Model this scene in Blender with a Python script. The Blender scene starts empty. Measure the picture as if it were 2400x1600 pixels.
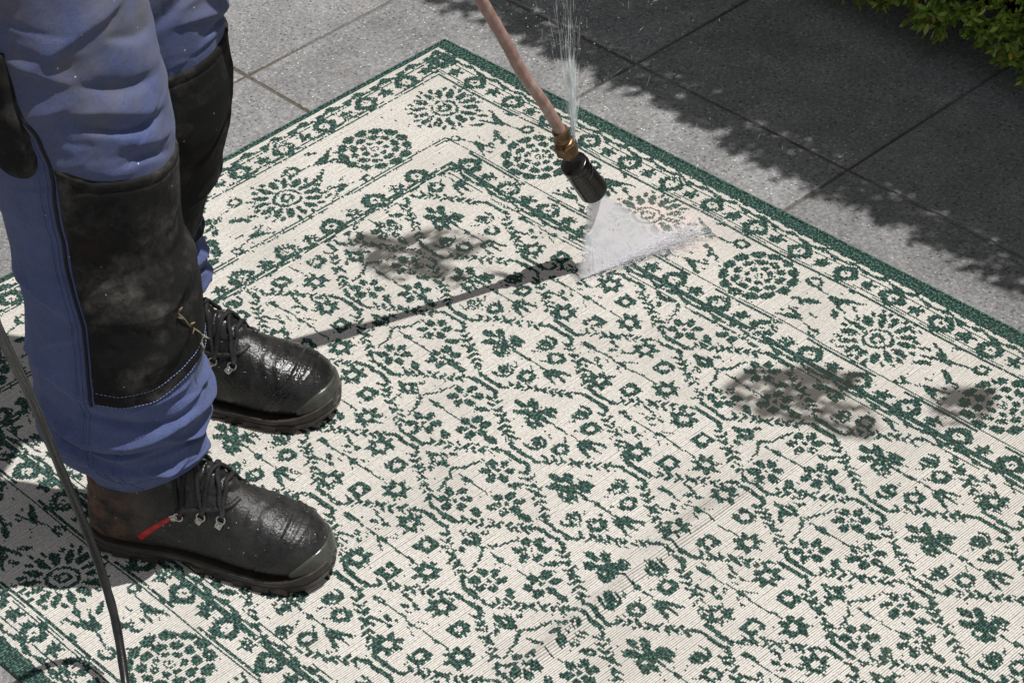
import bpy, bmesh, math, random
import numpy as np
from mathutils import Vector, Matrix
from mathutils.bvhtree import BVHTree

random.seed(7); RNG = np.random.default_rng(11)
S = bpy.context.scene
COL = S.collection

# ------------------------------------------------------------------ camera, sky, sun, exposure
def make_camera():
    f, t, r, H = 6046.53, 0.668832, -0.0680432, 2.0
    fw = Vector((0, math.cos(t), -math.sin(t))); rt = Vector((1, 0, 0)); up = Vector((0, math.sin(t), math.cos(t)))
    c, s = math.cos(r), math.sin(r)
    R = rt * c + up * s; U = up * c - rt * s; B = -fw
    cam = bpy.data.objects.new('camera', bpy.data.cameras.new('camera'))
    COL.objects.link(cam)
    cam.matrix_world = Matrix(((R.x, U.x, B.x, 0), (R.y, U.y, B.y, 0), (R.z, U.z, B.z, H), (0, 0, 0, 1)))
    cam.data.sensor_width = 36.0; cam.data.lens = 36.0 * f / 2400.0
    cam.data.clip_start = 0.05; cam.data.clip_end = 500
    cam.data.dof.use_dof = False
    S.camera = cam
make_camera()

SUN_AZ, SUN_EL = -10.0, 71.0          # degrees: azimuth from +x towards +y, elevation
SKY_STRENGTH, SUN_STRENGTH = 0.086, 4.5
world = bpy.data.worlds.new('World'); S.world = world; world.use_nodes = True
wn = world.node_tree; wn.nodes.clear()
sky = wn.nodes.new('ShaderNodeTexSky'); sky.sky_type = 'NISHITA'; sky.sun_disc = False
sky.sun_elevation = math.radians(SUN_EL); sky.sun_rotation = math.radians(90 - SUN_AZ)
hsv = wn.nodes.new('ShaderNodeHueSaturation'); hsv.inputs['Saturation'].default_value = 0.15
bg = wn.nodes.new('ShaderNodeBackground'); bg.inputs['Strength'].default_value = SKY_STRENGTH
wo = wn.nodes.new('ShaderNodeOutputWorld')
wn.links.new(sky.outputs[0], hsv.inputs['Color']); wn.links.new(hsv.outputs[0], bg.inputs['Color']); wn.links.new(bg.outputs[0], wo.inputs['Surface'])
sd = bpy.data.lights.new('sun', 'SUN'); sd.energy = SUN_STRENGTH; sd.angle = math.radians(0.5); sd.color = (1.0, 0.975, 0.94)
sun = bpy.data.objects.new('sun', sd); COL.objects.link(sun)
_a, _e = math.radians(SUN_AZ), math.radians(SUN_EL)
SUND = Vector((math.cos(_a) * math.cos(_e), math.sin(_a) * math.cos(_e), math.sin(_e)))
sun.rotation_euler = SUND.to_track_quat('Z', 'Y').to_euler()
sun.location = SUND * 20
S.view_settings.view_transform = 'Standard'; S.view_settings.look = 'None'
S.view_settings.exposure = 0.0; S.view_settings.gamma = 1.0
S.view_settings.use_curve_mapping = False
S.cycles.volume_bounces = 8; S.cycles.transparent_max_bounces = 32

# ------------------------------------------------------------------ helpers
def tag(o, label=None, cat=None, group=None, kind=None):
    if label: o['label'] = label
    if cat: o['category'] = cat
    if group: o['group'] = group
    if kind: o['kind'] = kind
    return o

def link(name, me, mats=None, parent=None, smooth=False):
    o = bpy.data.objects.new(name, me); COL.objects.link(o)
    if mats is not None:
        for m in (mats if isinstance(mats, (list, tuple)) else [mats]):
            if m.name not in [x.name for x in me.materials]: me.materials.append(m)
    if parent is not None: o.parent = parent
    if smooth and len(me.polygons): me.polygons.foreach_set('use_smooth', np.ones(len(me.polygons), dtype=bool))
    return o

def empty(name, loc=(0, 0, 0), rz=0.0):
    o = bpy.data.objects.new(name, None); COL.objects.link(o); o.empty_display_size = 0.1
    o.location = loc; o.rotation_euler = (0, 0, rz)
    return o

def mesh_np(name, V, F, matidx=None, smooth=False):
    """V (n,3) array, F (m,k) array of equal-size faces"""
    V = np.asarray(V, dtype=np.float32); F = np.asarray(F, dtype=np.int32)
    me = bpy.data.meshes.new(name); k = F.shape[1]
    me.vertices.add(len(V)); me.vertices.foreach_set('co', V.ravel())
    me.loops.add(F.size); me.loops.foreach_set('vertex_index', F.ravel())
    me.polygons.add(len(F)); me.polygons.foreach_set('loop_start', np.arange(len(F), dtype=np.int32) * k)
    me.polygons.foreach_set('loop_total', np.full(len(F), k, dtype=np.int32))
    if matidx is not None: me.polygons.foreach_set('material_index', np.asarray(matidx, dtype=np.int32))
    if smooth: me.polygons.foreach_set('use_smooth', np.ones(len(F), dtype=bool))
    me.update(calc_edges=True); me.validate()
    return me

def mesh_py(name, V, F, smooth=False):
    me = bpy.data.meshes.new(name); me.from_pydata([tuple(v) for v in V], [], [tuple(f) for f in F]); me.update()
    if smooth: me.polygons.foreach_set('use_smooth', np.ones(len(me.polygons), dtype=bool))
    return me

def hash2(ix, iy, seed):
    h = (ix.astype(np.int64) * 374761393 + iy.astype(np.int64) * 668265263 + seed * 1442695041) & 0xffffffff
    h = ((h ^ (h >> 13)) * 1274126177) & 0xffffffff
    return ((h ^ (h >> 16)) & 0xffff) / 65535.0

def vnoise(x, y, seed=0):
    x = np.asarray(x, float); y = np.asarray(y, float)
    ix = np.floor(x); iy = np.floor(y); fx = x - ix; fy = y - iy
    ix = ix.astype(np.int64); iy = iy.astype(np.int64)
    fx = fx * fx * (3 - 2 * fx); fy = fy * fy * (3 - 2 * fy)
    a = hash2(ix, iy, seed); b = hash2(ix + 1, iy, seed); c = hash2(ix, iy + 1, seed); d = hash2(ix + 1, iy + 1, seed)
    return (a * (1 - fx) + b * fx) * (1 - fy) + (c * (1 - fx) + d * fx) * fy

def fbm(x, y, seed=0, oct=4):
    s = 0; a = 0.5; t = 0
    for i in range(oct):
        s = s + a * vnoise(x * 2 ** i, y * 2 ** i, seed + i * 17); t += a; a *= 0.5
    return s / t

def sweep(points, radii, n=16, caps=True, spin=0.0, profile=None):
    """tube along a polyline with parallel transport; returns V,F(quads list)"""
    P = [Vector(p) for p in points]; V = []; F = []
    T = []
    for i in range(len(P)):
        a = P[max(i - 1, 0)]; b = P[min(i + 1, len(P) - 1)]; T.append((b - a).normalized())
    up = Vector((0, 0, 1)) if abs(T[0].z) < 0.9 else Vector((1, 0, 0))
    X = T[0].cross(up).normalized()
    for i in range(len(P)):
        X = (X - T[i] * X.dot(T[i])).normalized(); Y = T[i].cross(X)
        r = radii[i] if hasattr(radii, '__len__') else radii
        for k in range(n):
            a = 2 * math.pi * k / n + spin
            q = profile[k] if profile else 1.0
            V.append(P[i] + X * (math.cos(a) * r * q) + Y * (math.sin(a) * r * q))
    for i in range(len(P) - 1):
        for k in range(n):
            k2 = (k + 1) % n
            F.append((i * n + k, i * n + k2, (i + 1) * n + k2, (i + 1) * n + k))
    if caps:
        F.append(tuple(range(n - 1, -1, -1))); F.append(tuple(range((len(P) - 1) * n, len(P) * n)))
    return V, F

def catmull(P, m=8):
    P = [Vector(p) for p in P]; out = []
    for i in range(len(P) - 1):
        p0 = P[max(i - 1, 0)]; p1 = P[i]; p2 = P[i + 1]; p3 = P[min(i + 2, len(P) - 1)]
        for j in range(m):
            t = j / m
            out.append(0.5 * ((2 * p1) + (p2 - p0) * t + (2 * p0 - 5 * p1 + 4 * p2 - p3) * t * t + (3 * p1 - p0 - 3 * p2 + p3) * t ** 3))
    out.append(P[-1]); return out

class NB:
    """small node builder for one Principled material"""
    def __init__(s, name, rough=0.6, spec=0.4, metal=0.0):
        s.m = bpy.data.materials.new(name); s.m.use_nodes = True; s.t = s.m.node_tree; s.t.nodes.clear()
        s.out = s.n('ShaderNodeOutputMaterial'); s.b = s.n('ShaderNodeBsdfPrincipled')
        s.l(s.b.outputs[0], s.out.inputs['Surface'])
        s.b.inputs['Roughness'].default_value = rough; s.b.inputs['Specular IOR Level'].default_value = spec; s.b.inputs['Metallic'].default_value = metal
    def n(s, typ, **kw):
        x = s.t.nodes.new(typ)
        for k, v in kw.items(): setattr(x, k, v)
        return x
    def l(s, a, b): s.t.links.new(a, b)
    def coord(s, kind='Object', scale=(1, 1, 1), rnd=False, rot=(0, 0, 0)):
        tc = s.n('ShaderNodeTexCoord'); mp = s.n('ShaderNodeMapping')
        mp.inputs['Scale'].default_value = scale; mp.inputs['Rotation'].default_value = rot
        s.l(tc.outputs[kind], mp.inputs['Vector'])
        if rnd:
            oi = s.n('ShaderNodeObjectInfo'); mu = s.n('ShaderNodeMath', operation='MULTIPLY'); mu.inputs[1].default_value = 83.0
            s.l(oi.outputs['Random'], mu.inputs[0]); s.l(mu.outputs[0], mp.inputs['Location'])
        return mp.outputs[0]
    def noise(s, vec, scale, detail=3, rough=0.55, out=0):
        x = s.n('ShaderNodeTexNoise'); x.inputs['Scale'].default_value = scale; x.inputs['Detail'].default_value = detail; x.inputs['Roughness'].default_value = rough
        s.l(vec, x.inputs['Vector']); return x.outputs[out]
    def voro(s, vec, scale, feature='F1', rnd=1.0):
        x = s.n('ShaderNodeTexVoronoi', feature=feature); x.inputs['Scale'].default_value = scale; x.inputs['Randomness'].default_value = rnd
        s.l(vec, x.inputs['Vector']); return x
    def ramp(s, val, stops, interp='LINEAR'):
        x = s.n('ShaderNodeValToRGB'); x.color_ramp.interpolation = interp
        e = x.color_ramp.elements
        while len(e) < len(stops): e.new(0.5)
        for el, (p, c) in zip(e, stops):
            el.position = p; el.color = (c, c, c, 1) if not hasattr(c, '__len__') else (*c, 1)
        s.l(val, x.inputs[0]); return x.outputs[0]
    def mix(s, fac, a, b, blend='MIX'):
        x = s.n('ShaderNodeMix', data_type='RGBA', blend_type=blend)
        for ii, v in ((0, fac), (6, a), (7, b)):
            inp = x.inputs[ii]
            if hasattr(v, 'is_linked'): s.l(v, inp)
            elif ii == 0: inp.default_value = v
            elif hasattr(v, '__len__'): inp.default_value = (*v, 1)
            else: inp.default_value = (v, v, v, 1)
        return x.outputs[2]
    def math(s, op, a, b=0.0, c=0.0):
        x = s.n('ShaderNodeMath', operation=op)
        for i, v in enumerate((a, b, c)):
            if hasattr(v, 'is_linked'): s.l(v, x.inputs[i])
            else: x.inputs[i].default_value = v
        return x.outputs[0]
    def attr(s, name):
        x = s.n('ShaderNodeAttribute'); x.attribute_name = name; return x.outputs['Fac']
    def color(s, c):
        if hasattr(c, 'is_linked'): s.l(c, s.b.inputs['Base Color'])
        else: s.b.inputs['Base Color'].default_value = (*c, 1)
    def rough(s, v): s.l(v, s.b.inputs['Roughness'])
    def bump(s, h, strength=0.3, dist=0.002):
        x = s.n('ShaderNodeBump'); x.inputs['Strength'].default_value = strength; x.inputs['Distance'].default_value = dist
        s.l(h, x.inputs['Height']); s.l(x.outputs[0], s.b.inputs['Normal'])

# ------------------------------------------------------------------ materials
def mat_slab():
    b = NB('washed_concrete', 0.75, 0.35)
    v = b.coord('Object', rnd=True)
    fine = b.noise(v, 190, 4, 0.78); mid = b.noise(v, 55, 4, 0.65); big = b.noise(v, 5, 3)
    base = b.ramp(fine, [(0.33, 0.055), (0.5, 0.235), (0.66, 0.52)])
    base = b.mix(0.38, base, b.ramp(mid, [(0.3, (0.15, 0.15, 0.155)), (0.7, (0.28, 0.275, 0.27))]))
    base = b.mix(0.35, base, b.ramp(big, [(0.3, 0.14), (0.7, 0.24)]))
    vo = b.voro(v, 235)
    # pale grit: some cells only, small dots
    sep = b.n('ShaderNodeSeparateColor'); b.l(vo.outputs['Color'], sep.inputs[0])
    pick = b.math('GREATER_THAN', sep.outputs[0], 0.60)
    dot = b.math('LESS_THAN', vo.outputs['Distance'], b.math('MULTIPLY', sep.outputs[1], 0.36))
    fl = b.math('MULTIPLY', pick, dot)
    base = b.mix(fl, base, b.mix(sep.outputs[2], (0.33, 0.325, 0.32), (0.66, 0.65, 0.63)))
    vd = b.voro(v, 150); sd_ = b.n('ShaderNodeSeparateColor'); b.l(vd.outputs['Color'], sd_.inputs[0])
    dk = b.math('MULTIPLY', b.math('GREATER_THAN', sd_.outputs[0], 0.72), b.math('LESS_THAN', vd.outputs['Distance'], 0.30))
    base = b.mix(b.math('MULTIPLY', dk, 0.7), base, (0.05, 0.05, 0.052))
    vw = b.voro(v, 95); sw = b.n('ShaderNodeSeparateColor'); b.l(vw.outputs['Color'], sw.inputs[0])
    br = b.math('MULTIPLY', b.math('GREATER_THAN', sw.outputs[1], 0.86), b.math('LESS_THAN', vw.outputs['Distance'], 0.25))
    base = b.mix(b.math('MULTIPLY', br, 0.5), base, (0.30, 0.20, 0.14))
    oi = b.n('ShaderNodeObjectInfo'); tone = b.ramp(oi.outputs['Random'], [(0.0, 0.86), (1.0, 1.10)])
    blot = b.ramp(b.noise(v, 11, 5, 0.65), [(0.35, 0.80), (0.65, 1.10)])
    base = b.mix(1.0, base, tone, 'MULTIPLY'); base = b.mix(1.0, base, blot, 'MULTIPLY')
    b.color(base)
    h = b.math('ADD', b.math('MULTIPLY', fl, 0.6), fine)
    b.bump(h, 0.55, 0.0015)
    return b.m
def mat_simple(name, col, rough=0.7, spec=0.3, metal=0.0, noise_scale=None, amt=0.3, bump=None, kind='Object'):
    b = NB(name, rough, spec, metal)
    if noise_scale:
        v = b.coord(kind); nz = b.noise(v, noise_scale, 4)
        lo = tuple(c * (1 - amt) for c in col); hi = tuple(min(1, c * (1 + amt)) for c in col)
        b.color(b.ramp(nz, [(0.3, lo), (0.7, hi)]))
        if bump: b.bump(nz, bump[0], bump[1])
    else: b.color(col)
    return b.m
def mat_joint():
    b = NB('joint_sand', 0.95, 0.1); v = b.coord('Object')
    b.color(b.mix(b.ramp(b.noise(v, 3.0, 3), [(0.42, 0.0), (0.6, 1.0)]), b.ramp(b.noise(v, 300, 3), [(0.3, 0.08), (0.7, 0.24)]), b.ramp(b.noise(v, 200, 3), [(0.3, (0.05, 0.040, 0.028)), (0.7, (0.14, 0.115, 0.085))])))
    b.bump(b.noise(v, 260, 3), 0.8, 0.003); return b.m
def mat_yarn(name, green):
    b = NB(name, 0.62, 0.25)
    v = b.coord('Object', scale=(345, 300, 1)); v2 = b.coord('Object', scale=(345, 20, 1)); v3 = b.coord('Object')
    st = b.noise(v, 1.0, 1, 0.5); rib = b.noise(v2, 1.0, 1, 0.5)
    if green:
        c = b.ramp(st, [(0.36, (0.004, 0.011, 0.009)), (0.50, (0.014, 0.047, 0.037)), (0.66, (0.085, 0.175, 0.145))])
    else:
        c = b.ramp(st, [(0.25, (0.43, 0.405, 0.365)), (0.5, (0.60, 0.58, 0.545)), (0.8, (0.70, 0.685, 0.655))])
        c = b.mix(b.ramp(rib, [(0.40, 0.0), (0.75, 0.30)]), c, (0.56, 0.49, 0.40))
        dirt = b.ramp(b.noise(v3, 5.2, 5, 0.62), [(0.46, 0.0), (0.72, 0.55)])
        c = b.mix(dirt, c, (0.42, 0.395, 0.36))
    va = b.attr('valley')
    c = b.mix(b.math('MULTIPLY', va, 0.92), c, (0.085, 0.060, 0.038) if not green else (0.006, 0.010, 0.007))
    stn = b.attr('stain_crease')
    c = b.mix(b.math('MULTIPLY', stn, 0.93), c, (0.050, 0.046, 0.040) if not green else (0.012, 0.020, 0.015))
    wet = b.attr('wet')
    c = b.mix(b.math('MULTIPLY', wet, 0.55), c, (0.74, 0.57, 0.53) if not green else (0.24, 0.24, 0.22))
    b.color(c)
    return b.m
def mat_denim():
    b = NB('blue_work_cotton', 0.9, 0.15)
    v = b.coord('Object')
    tw = b.n('ShaderNodeTexWave', wave_type='BANDS', bands_direction='DIAGONAL'); tw.inputs['Scale'].default_value = 420; tw.inputs['Distortion'].default_value = 1.5
    b.l(v, tw.inputs['Vector'])
    n1 = b.noise(v, 9, 4, 0.6); n2 = b.noise(v, 55, 4, 0.65); n3 = b.noise(v, 700, 2)
    c = b.ramp(n1, [(0.3, (0.056, 0.074, 0.172)), (0.7, (0.084, 0.112, 0.248))])
    c = b.mix(b.ramp(n2, [(0.45, 0.0), (0.75, 0.4)]), c, (0.115, 0.150, 0.315))
    c = b.mix(0.25, c, b.ramp(n3, [(0.35, (0.035, 0.046, 0.105)), (0.65, (0.145, 0.185, 0.36))]))
    # brown-grey soiling, strongest on the thighs (attribute painted on the cloth)
    dirt = b.math('MULTIPLY', b.attr('soil'), b.ramp(b.noise(v, 16, 5, 0.65), [(0.35, 0.0), (0.65, 1.0)]))
    c = b.mix(b.math('MULTIPLY', dirt, 0.75), c, (0.150, 0.138, 0.120))
    # splashes of pale specks
    vo = b.voro(v, 70); sp = b.n('ShaderNodeSeparateColor'); b.l(vo.outputs['Color'], sp.inputs[0])
    fl = b.math('MULTIPLY', b.math('GREATER_THAN', sp.outputs[0], 0.90), b.math('LESS_THAN', vo.outputs['Distance'], 0.07))
    c = b.mix(fl, c, (0.55, 0.55, 0.55))
    b.color(c)
    b.bump(b.math('ADD', b.math('MULTIPLY', tw.outputs['Fac'], 0.25), b.noise(v, 160, 3)), 0.55, 0.0016)
    b.b.inputs['Sheen Weight'].default_value = 0.12; b.b.inputs['Sheen Roughness'].default_value = 0.5
    return b.m
def mat_patch():
    b = NB('black_knee_cloth', 0.88, 0.2)
    v = b.coord('Object'); n1 = b.noise(v, 14, 5, 0.65); n2 = b.noise(v, 60, 4, 0.7); n3 = b.noise(v, 800, 2)
    c = b.ramp(n3, [(0.3, 0.006), (0.7, 0.017)])
    c = b.mix(b.ramp(n1, [(0.46, 0.0), (0.66, 0.9)]), c, b.ramp(n2, [(0.35, (0.014, 0.013, 0.012)), (0.68, (0.105, 0.097, 0.090))]))
    c = b.mix(b.ramp(b.noise(v, 9, 4), [(0.60, 0.0), (0.74, 0.35)]), c, (0.05, 0.024, 0.015))
    vo = b.voro(v, 90); sp = b.n('ShaderNodeSeparateColor'); b.l(vo.outputs['Color'], sp.inputs[0])
    fl = b.math('MULTIPLY', b.math('GREATER_THAN', sp.outputs[0], 0.88), b.math('LESS_THAN', vo.outputs['Distance'], 0.07))
    c = b.mix(fl, c, (0.42, 0.40, 0.38)); b.color(c)
    tw = b.n('ShaderNodeTexWave', wave_type='BANDS', bands_direction='DIAGONAL'); tw.inputs['Scale'].default_value = 330; b.l(v, tw.inputs['Vector'])
    b.bump(b.math('ADD', b.math('MULTIPLY', tw.outputs['Fac'], 0.4), b.noise(v, 120, 3)), 0.4, 0.0012)
    return b.m
def mat_leather(name='black_boot_leather', lo=0.32, hi=0.58, dust=0.55):
    b = NB(name, 0.4, 0.45)
    v = b.coord('Object'); n1 = b.noise(v, 22, 5, 0.65); n2 = b.noise(v, 240, 4, 0.6)
    c = b.ramp(n2, [(0.3, 0.006), (0.7, 0.014)])
    c = b.mix(b.ramp(n1, [(0.42, 0.0), (0.72, dust)]), c, (0.055, 0.053, 0.051))
    # brown scuffs at the heel
    tc = b.n('ShaderNodeTexCoord'); sx = b.n('ShaderNodeSeparateXYZ'); b.l(tc.outputs['Object'], sx.inputs[0])
    heel = b.ramp(sx.outputs[0], [(0.0, 1.0), (0.10, 0.0)])
    c = b.mix(b.math('MULTIPLY', heel, b.ramp(b.noise(v, 34, 5, 0.7), [(0.38, 0.0), (0.58, 0.9)])), c, (0.17, 0.085, 0.050))
    b.color(c)
    toe = b.ramp(sx.outputs[0], [(0.255, 0.0), (0.285, 1.0)])
    b.rough(b.math('SUBTRACT', b.ramp(b.noise(v, 30, 4, 0.6), [(0.3, lo), (0.7, hi)]), b.math('MULTIPLY', toe, 0.14)))
    wr = b.noise(b.coord('Object', scale=(210, 42, 60)), 1.0, 4, 0.65); fade = b.ramp(sx.outputs[0], [(0.10, 1.0), (0.23, 0.9), (0.255, 0.12)])
    gr = b.voro(v, 120); gs = b.n('ShaderNodeSeparateColor'); b.l(gr.outputs['Color'], gs.inputs[0])
    b.color(b.mix(b.math('MULTIPLY', b.math('GREATER_THAN', gs.outputs[0], 0.84), b.math('LESS_THAN', gr.outputs['Distance'], 0.10)), c, (0.36, 0.34, 0.31)))
    h = b.math('ADD', b.math('ADD', n2, b.math('MULTIPLY', b.voro(v, 330).outputs['Distance'], 0.7)), b.math('MULTIPLY', b.math('MULTIPLY', wr, fade), 1.5))
    b.bump(h, 0.42, 0.0011)
    return b.m
def mat_rubber(name, lo, hi, rough=(0.35, 0.6)):
    b = NB(name, 0.5, 0.45); v = b.coord('Object'); n = b.noise(v, 45, 5, 0.65)
    b.color(b.ramp(n, [(0.3, lo), (0.7, hi)])); b.rough(b.ramp(b.noise(v, 25, 3), [(0.3, rough[0]), (0.7, rough[1])]))
    b.bump(b.noise(v, 260, 3), 0.25, 0.001); return b.m
def mat_lance():
    b = NB('weathered_lance_paint', 0.33, 0.5); v = b.coord('Object')
    c = b.ramp(b.noise(v, 45, 5, 0.7), [(0.32, (0.27, 0.145, 0.115)), (0.52, (0.36, 0.225, 0.19)), (0.72, (0.50, 0.41, 0.38))])
    c = b.mix(b.ramp(b.noise(v, 130, 4, 0.7), [(0.66, 0.0), (0.76, 0.5)]), c, (0.16, 0.08, 0.06)); b.color(c)
    b.rough(b.ramp(b.noise(v, 60, 3), [(0.3, 0.22), (0.7, 0.5)])); b.bump(b.noise(v, 220, 3), 0.25, 0.0008); return b.m
def mat_brass():
    b = NB('worn_brass', 0.35, 0.5, 0.85); v = b.coord('Object'); n = b.noise(v, 120, 5, 0.7)
    b.color(b.ramp(n, [(0.3, (0.07, 0.042, 0.022)), (0.6, (0.22, 0.135, 0.07)), (0.8, (0.42, 0.32, 0.20))]))
    b.rough(b.ramp(b.noise(v, 90, 3), [(0.3, 0.22), (0.7, 0.55)])); b.bump(n, 0.3, 0.001); return b.m
def mat_leaf():
    b = NB('box_leaf', 0.36, 0.5); oi = b.n('ShaderNodeObjectInfo')
    v = b.coord('Object')
    a = b.attr('tone')
    c = b.ramp(a, [(0.0, (0.085, 0.15, 0.022)), (0.5, (0.24, 0.37, 0.048)), (0.80, (0.42, 0.54, 0.09)), (0.93, (0.55, 0.47, 0.09)), (1.0, (0.52, 0.30, 0.08))])
    c = b.mix(0.3, c, b.ramp(b.noise(v, 120, 2), [(0.3, (0.03, 0.06, 0.012)), (0.7, (0.17, 0.27, 0.05))])); b.color(c)
    tr = b.n('ShaderNodeBsdfTranslucent'); b.l(c, tr.inputs['Color']); mx = b.n('ShaderNodeMixShader'); mx.inputs[0].default_value = 0.22
    b.l(b.b.outputs[0], mx.inputs[1]); b.l(tr.outputs[0], mx.inputs[2]); b.l(mx.outputs[0], b.out.inputs['Surface'])
    return b.m
def mat_water(name, col, alpha, rough=0.25):
    b = NB(name, rough, 0.5)
    b.color(col); b.b.inputs['Alpha'].default_value = alpha
    tr = b.n('ShaderNodeBsdfTranslucent'); tr.inputs['Color'].default_value = (*col, 1)
    tp = b.n('ShaderNodeBsdfTransparent'); m0 = b.n('ShaderNodeMixShader'); m0.inputs[0].default_value = alpha
    b.l(tp.outputs[0], m0.inputs[1]); b.l(tr.outputs[0], m0.inputs[2])
    mx = b.n('ShaderNodeMixShader'); mx.inputs[0].default_value = 0.45
    b.l(b.b.outputs[0], mx.inputs[1]); b.l(m0.outputs[0], mx.inputs[2]); b.l(mx.outputs[0], b.out.inputs['Surface'])
    return b.m

def mat_mist(name, dens):
    m = bpy.data.materials.new(name); m.use_nodes = True; t = m.node_tree; t.nodes.clear()
    o = t.nodes.new('ShaderNodeOutputMaterial'); v = t.nodes.new('ShaderNodeVolumePrincipled'); v.inputs['Color'].default_value = (0.985, 0.98, 0.995, 1); v.inputs['Density'].default_value = dens
    t.links.new(v.outputs[0], o.inputs['Volume']); return m

def mat_bead():
    b = NB('water_bead', 0.04, 0.6); b.color((0.9, 0.93, 0.95)); b.b.inputs['Transmission Weight'].default_value = 0.9; b.b.inputs['IOR'].default_value = 1.33; return b.m
def mat_drop():
    b = NB('spray_water', 0.3, 0.5)
    df = b.n('ShaderNodeBsdfDiffuse'); df.inputs['Color'].default_value = (0.95, 0.945, 0.97, 1)
    tr = b.n('ShaderNodeBsdfTranslucent'); tr.inputs['Color'].default_value = (0.95, 0.95, 0.97, 1); m1 = b.n('ShaderNodeMixShader'); m1.inputs[0].default_value = 0.4; b.l(df.outputs[0], m1.inputs[1]); b.l(tr.outputs[0], m1.inputs[2]); b.l(m1.outputs[0], b.out.inputs['Surface'])
    return b.m
def mat_sheet():
    """fine droplets: they scatter light like a cloud, whatever way the sheet faces"""
    b = NB('spray_sheet', 0.6, 0.2); white = (0.96, 0.945, 0.985)
    sx, ty = b.attr('sx'), b.attr('ty'); cb = b.n('ShaderNodeCombineXYZ'); b.l(b.math('MULTIPLY', sx, 9.0), cb.inputs[0]); b.l(b.math('MULTIPLY', ty, 2.2), cb.inputs[1])
    st = b.noise(cb.outputs[0], 2.2, 4, 0.6); nz = b.noise(b.coord('Object'), 60, 4, 0.7)
    edge = b.ramp(b.math('ABSOLUTE', sx), [(0.60, 1.0), (0.86, 0.70), (1.0, 0.0)])
    al = b.math('MULTIPLY', b.math('MULTIPLY', edge, b.ramp(st, [(0.28, 0.86), (0.55, 1.0)])), b.ramp(nz, [(0.3, 0.93), (0.6, 1.0)]))
    al = b.math('MULTIPLY', al, b.ramp(ty, [(0.0, 0.97), (0.35, 0.93), (0.8, 0.97), (1.0, 0.98)]))
    d0 = b.n('ShaderNodeBsdfDiffuse'); d0.inputs['Color'].default_value = (*white, 1); t0 = b.n('ShaderNodeBsdfTranslucent'); t0.inputs['Color'].default_value = (*white, 1)
    df = b.n('ShaderNodeMixShader'); df.inputs[0].default_value = 0.22; b.l(d0.outputs[0], df.inputs[1]); b.l(t0.outputs[0], df.inputs[2])
    tp = b.n('ShaderNodeBsdfTransparent'); m2 = b.n('ShaderNodeMixShader'); b.l(al, m2.inputs[0]); b.l(tp.outputs[0], m2.inputs[1]); b.l(df.outputs[0], m2.inputs[2]); b.l(m2.outputs[0], b.out.inputs['Surface'])
    return b.m

M = dict(slab=mat_slab(), joint=mat_joint(), cream=mat_yarn('cream_yarn', False), green=mat_yarn('green_yarn', True),
         backing=mat_simple('rug_backing', (0.16, 0.12, 0.08), 0.9, 0.1, noise_scale=200),
         denim=mat_denim(), patch=mat_patch(), leather=mat_leather(), leather_wet=mat_leather('wet_boot_leather', 0.16, 0.42, 0.35),
         sole=mat_rubber('sole_rubber', (0.016, 0.013, 0.011), (0.050, 0.040, 0.033)),
         bumper=mat_rubber('worn_toe_rubber', (0.024, 0.025, 0.022), (0.080, 0.082, 0.072), (0.20, 0.42)),
         lace=mat_simple('black_lace_cord', (0.016, 0.016, 0.017), 0.75, 0.3, noise_scale=500, amt=0.6, bump=(0.6, 0.001)),
         steel=mat_simple('nickel_steel', (0.62, 0.60, 0.56), 0.28, 0.5, 1.0),
         red=mat_simple('red_piping', (0.42, 0.025, 0.020), 0.5, 0.4, noise_scale=60, amt=0.5),
         thread=mat_simple('pale_blue_thread', (0.20, 0.25, 0.42), 0.8, 0.2),
         seam=mat_simple('dark_seam_cord', (0.014, 0.014, 0.020), 0.7, 0.3),
         skin=mat_simple('skin', (0.50, 0.32, 0.24), 0.6, 0.3),
         lance=mat_lance(), brass=mat_brass(),
         nozzle=mat_rubber('wet_black_rubber', (0.004, 0.0035, 0.0035), (0.009, 0.008, 0.0075), (0.10, 0.30)),
         hose=mat_rubber('wet_hose_rubber', (0.007, 0.007, 0.0075), (0.022, 0.022, 0.024), (0.16, 0.42)),
         leaf=mat_leaf(), stem=mat_simple('box_twig', (0.10, 0.07, 0.04), 0.9, 0.1, noise_scale=80),
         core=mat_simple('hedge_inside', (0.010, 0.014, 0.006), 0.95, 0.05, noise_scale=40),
         straw=mat_simple('dry_straw', (0.27, 0.22, 0.14), 0.8, 0.2, noise_scale=150),
         fan=mat_drop(), leak=mat_water('jet_water', (0.90, 0.95, 0.96), 0.42, 0.12), mist=mat_sheet(), mist2=mat_mist('splash_mist', 150), bead=mat_bead(),
         soil=mat_simple('garden_soil', (0.05, 0.04, 0.03), 0.95, 0.1, noise_scale=8))

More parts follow.
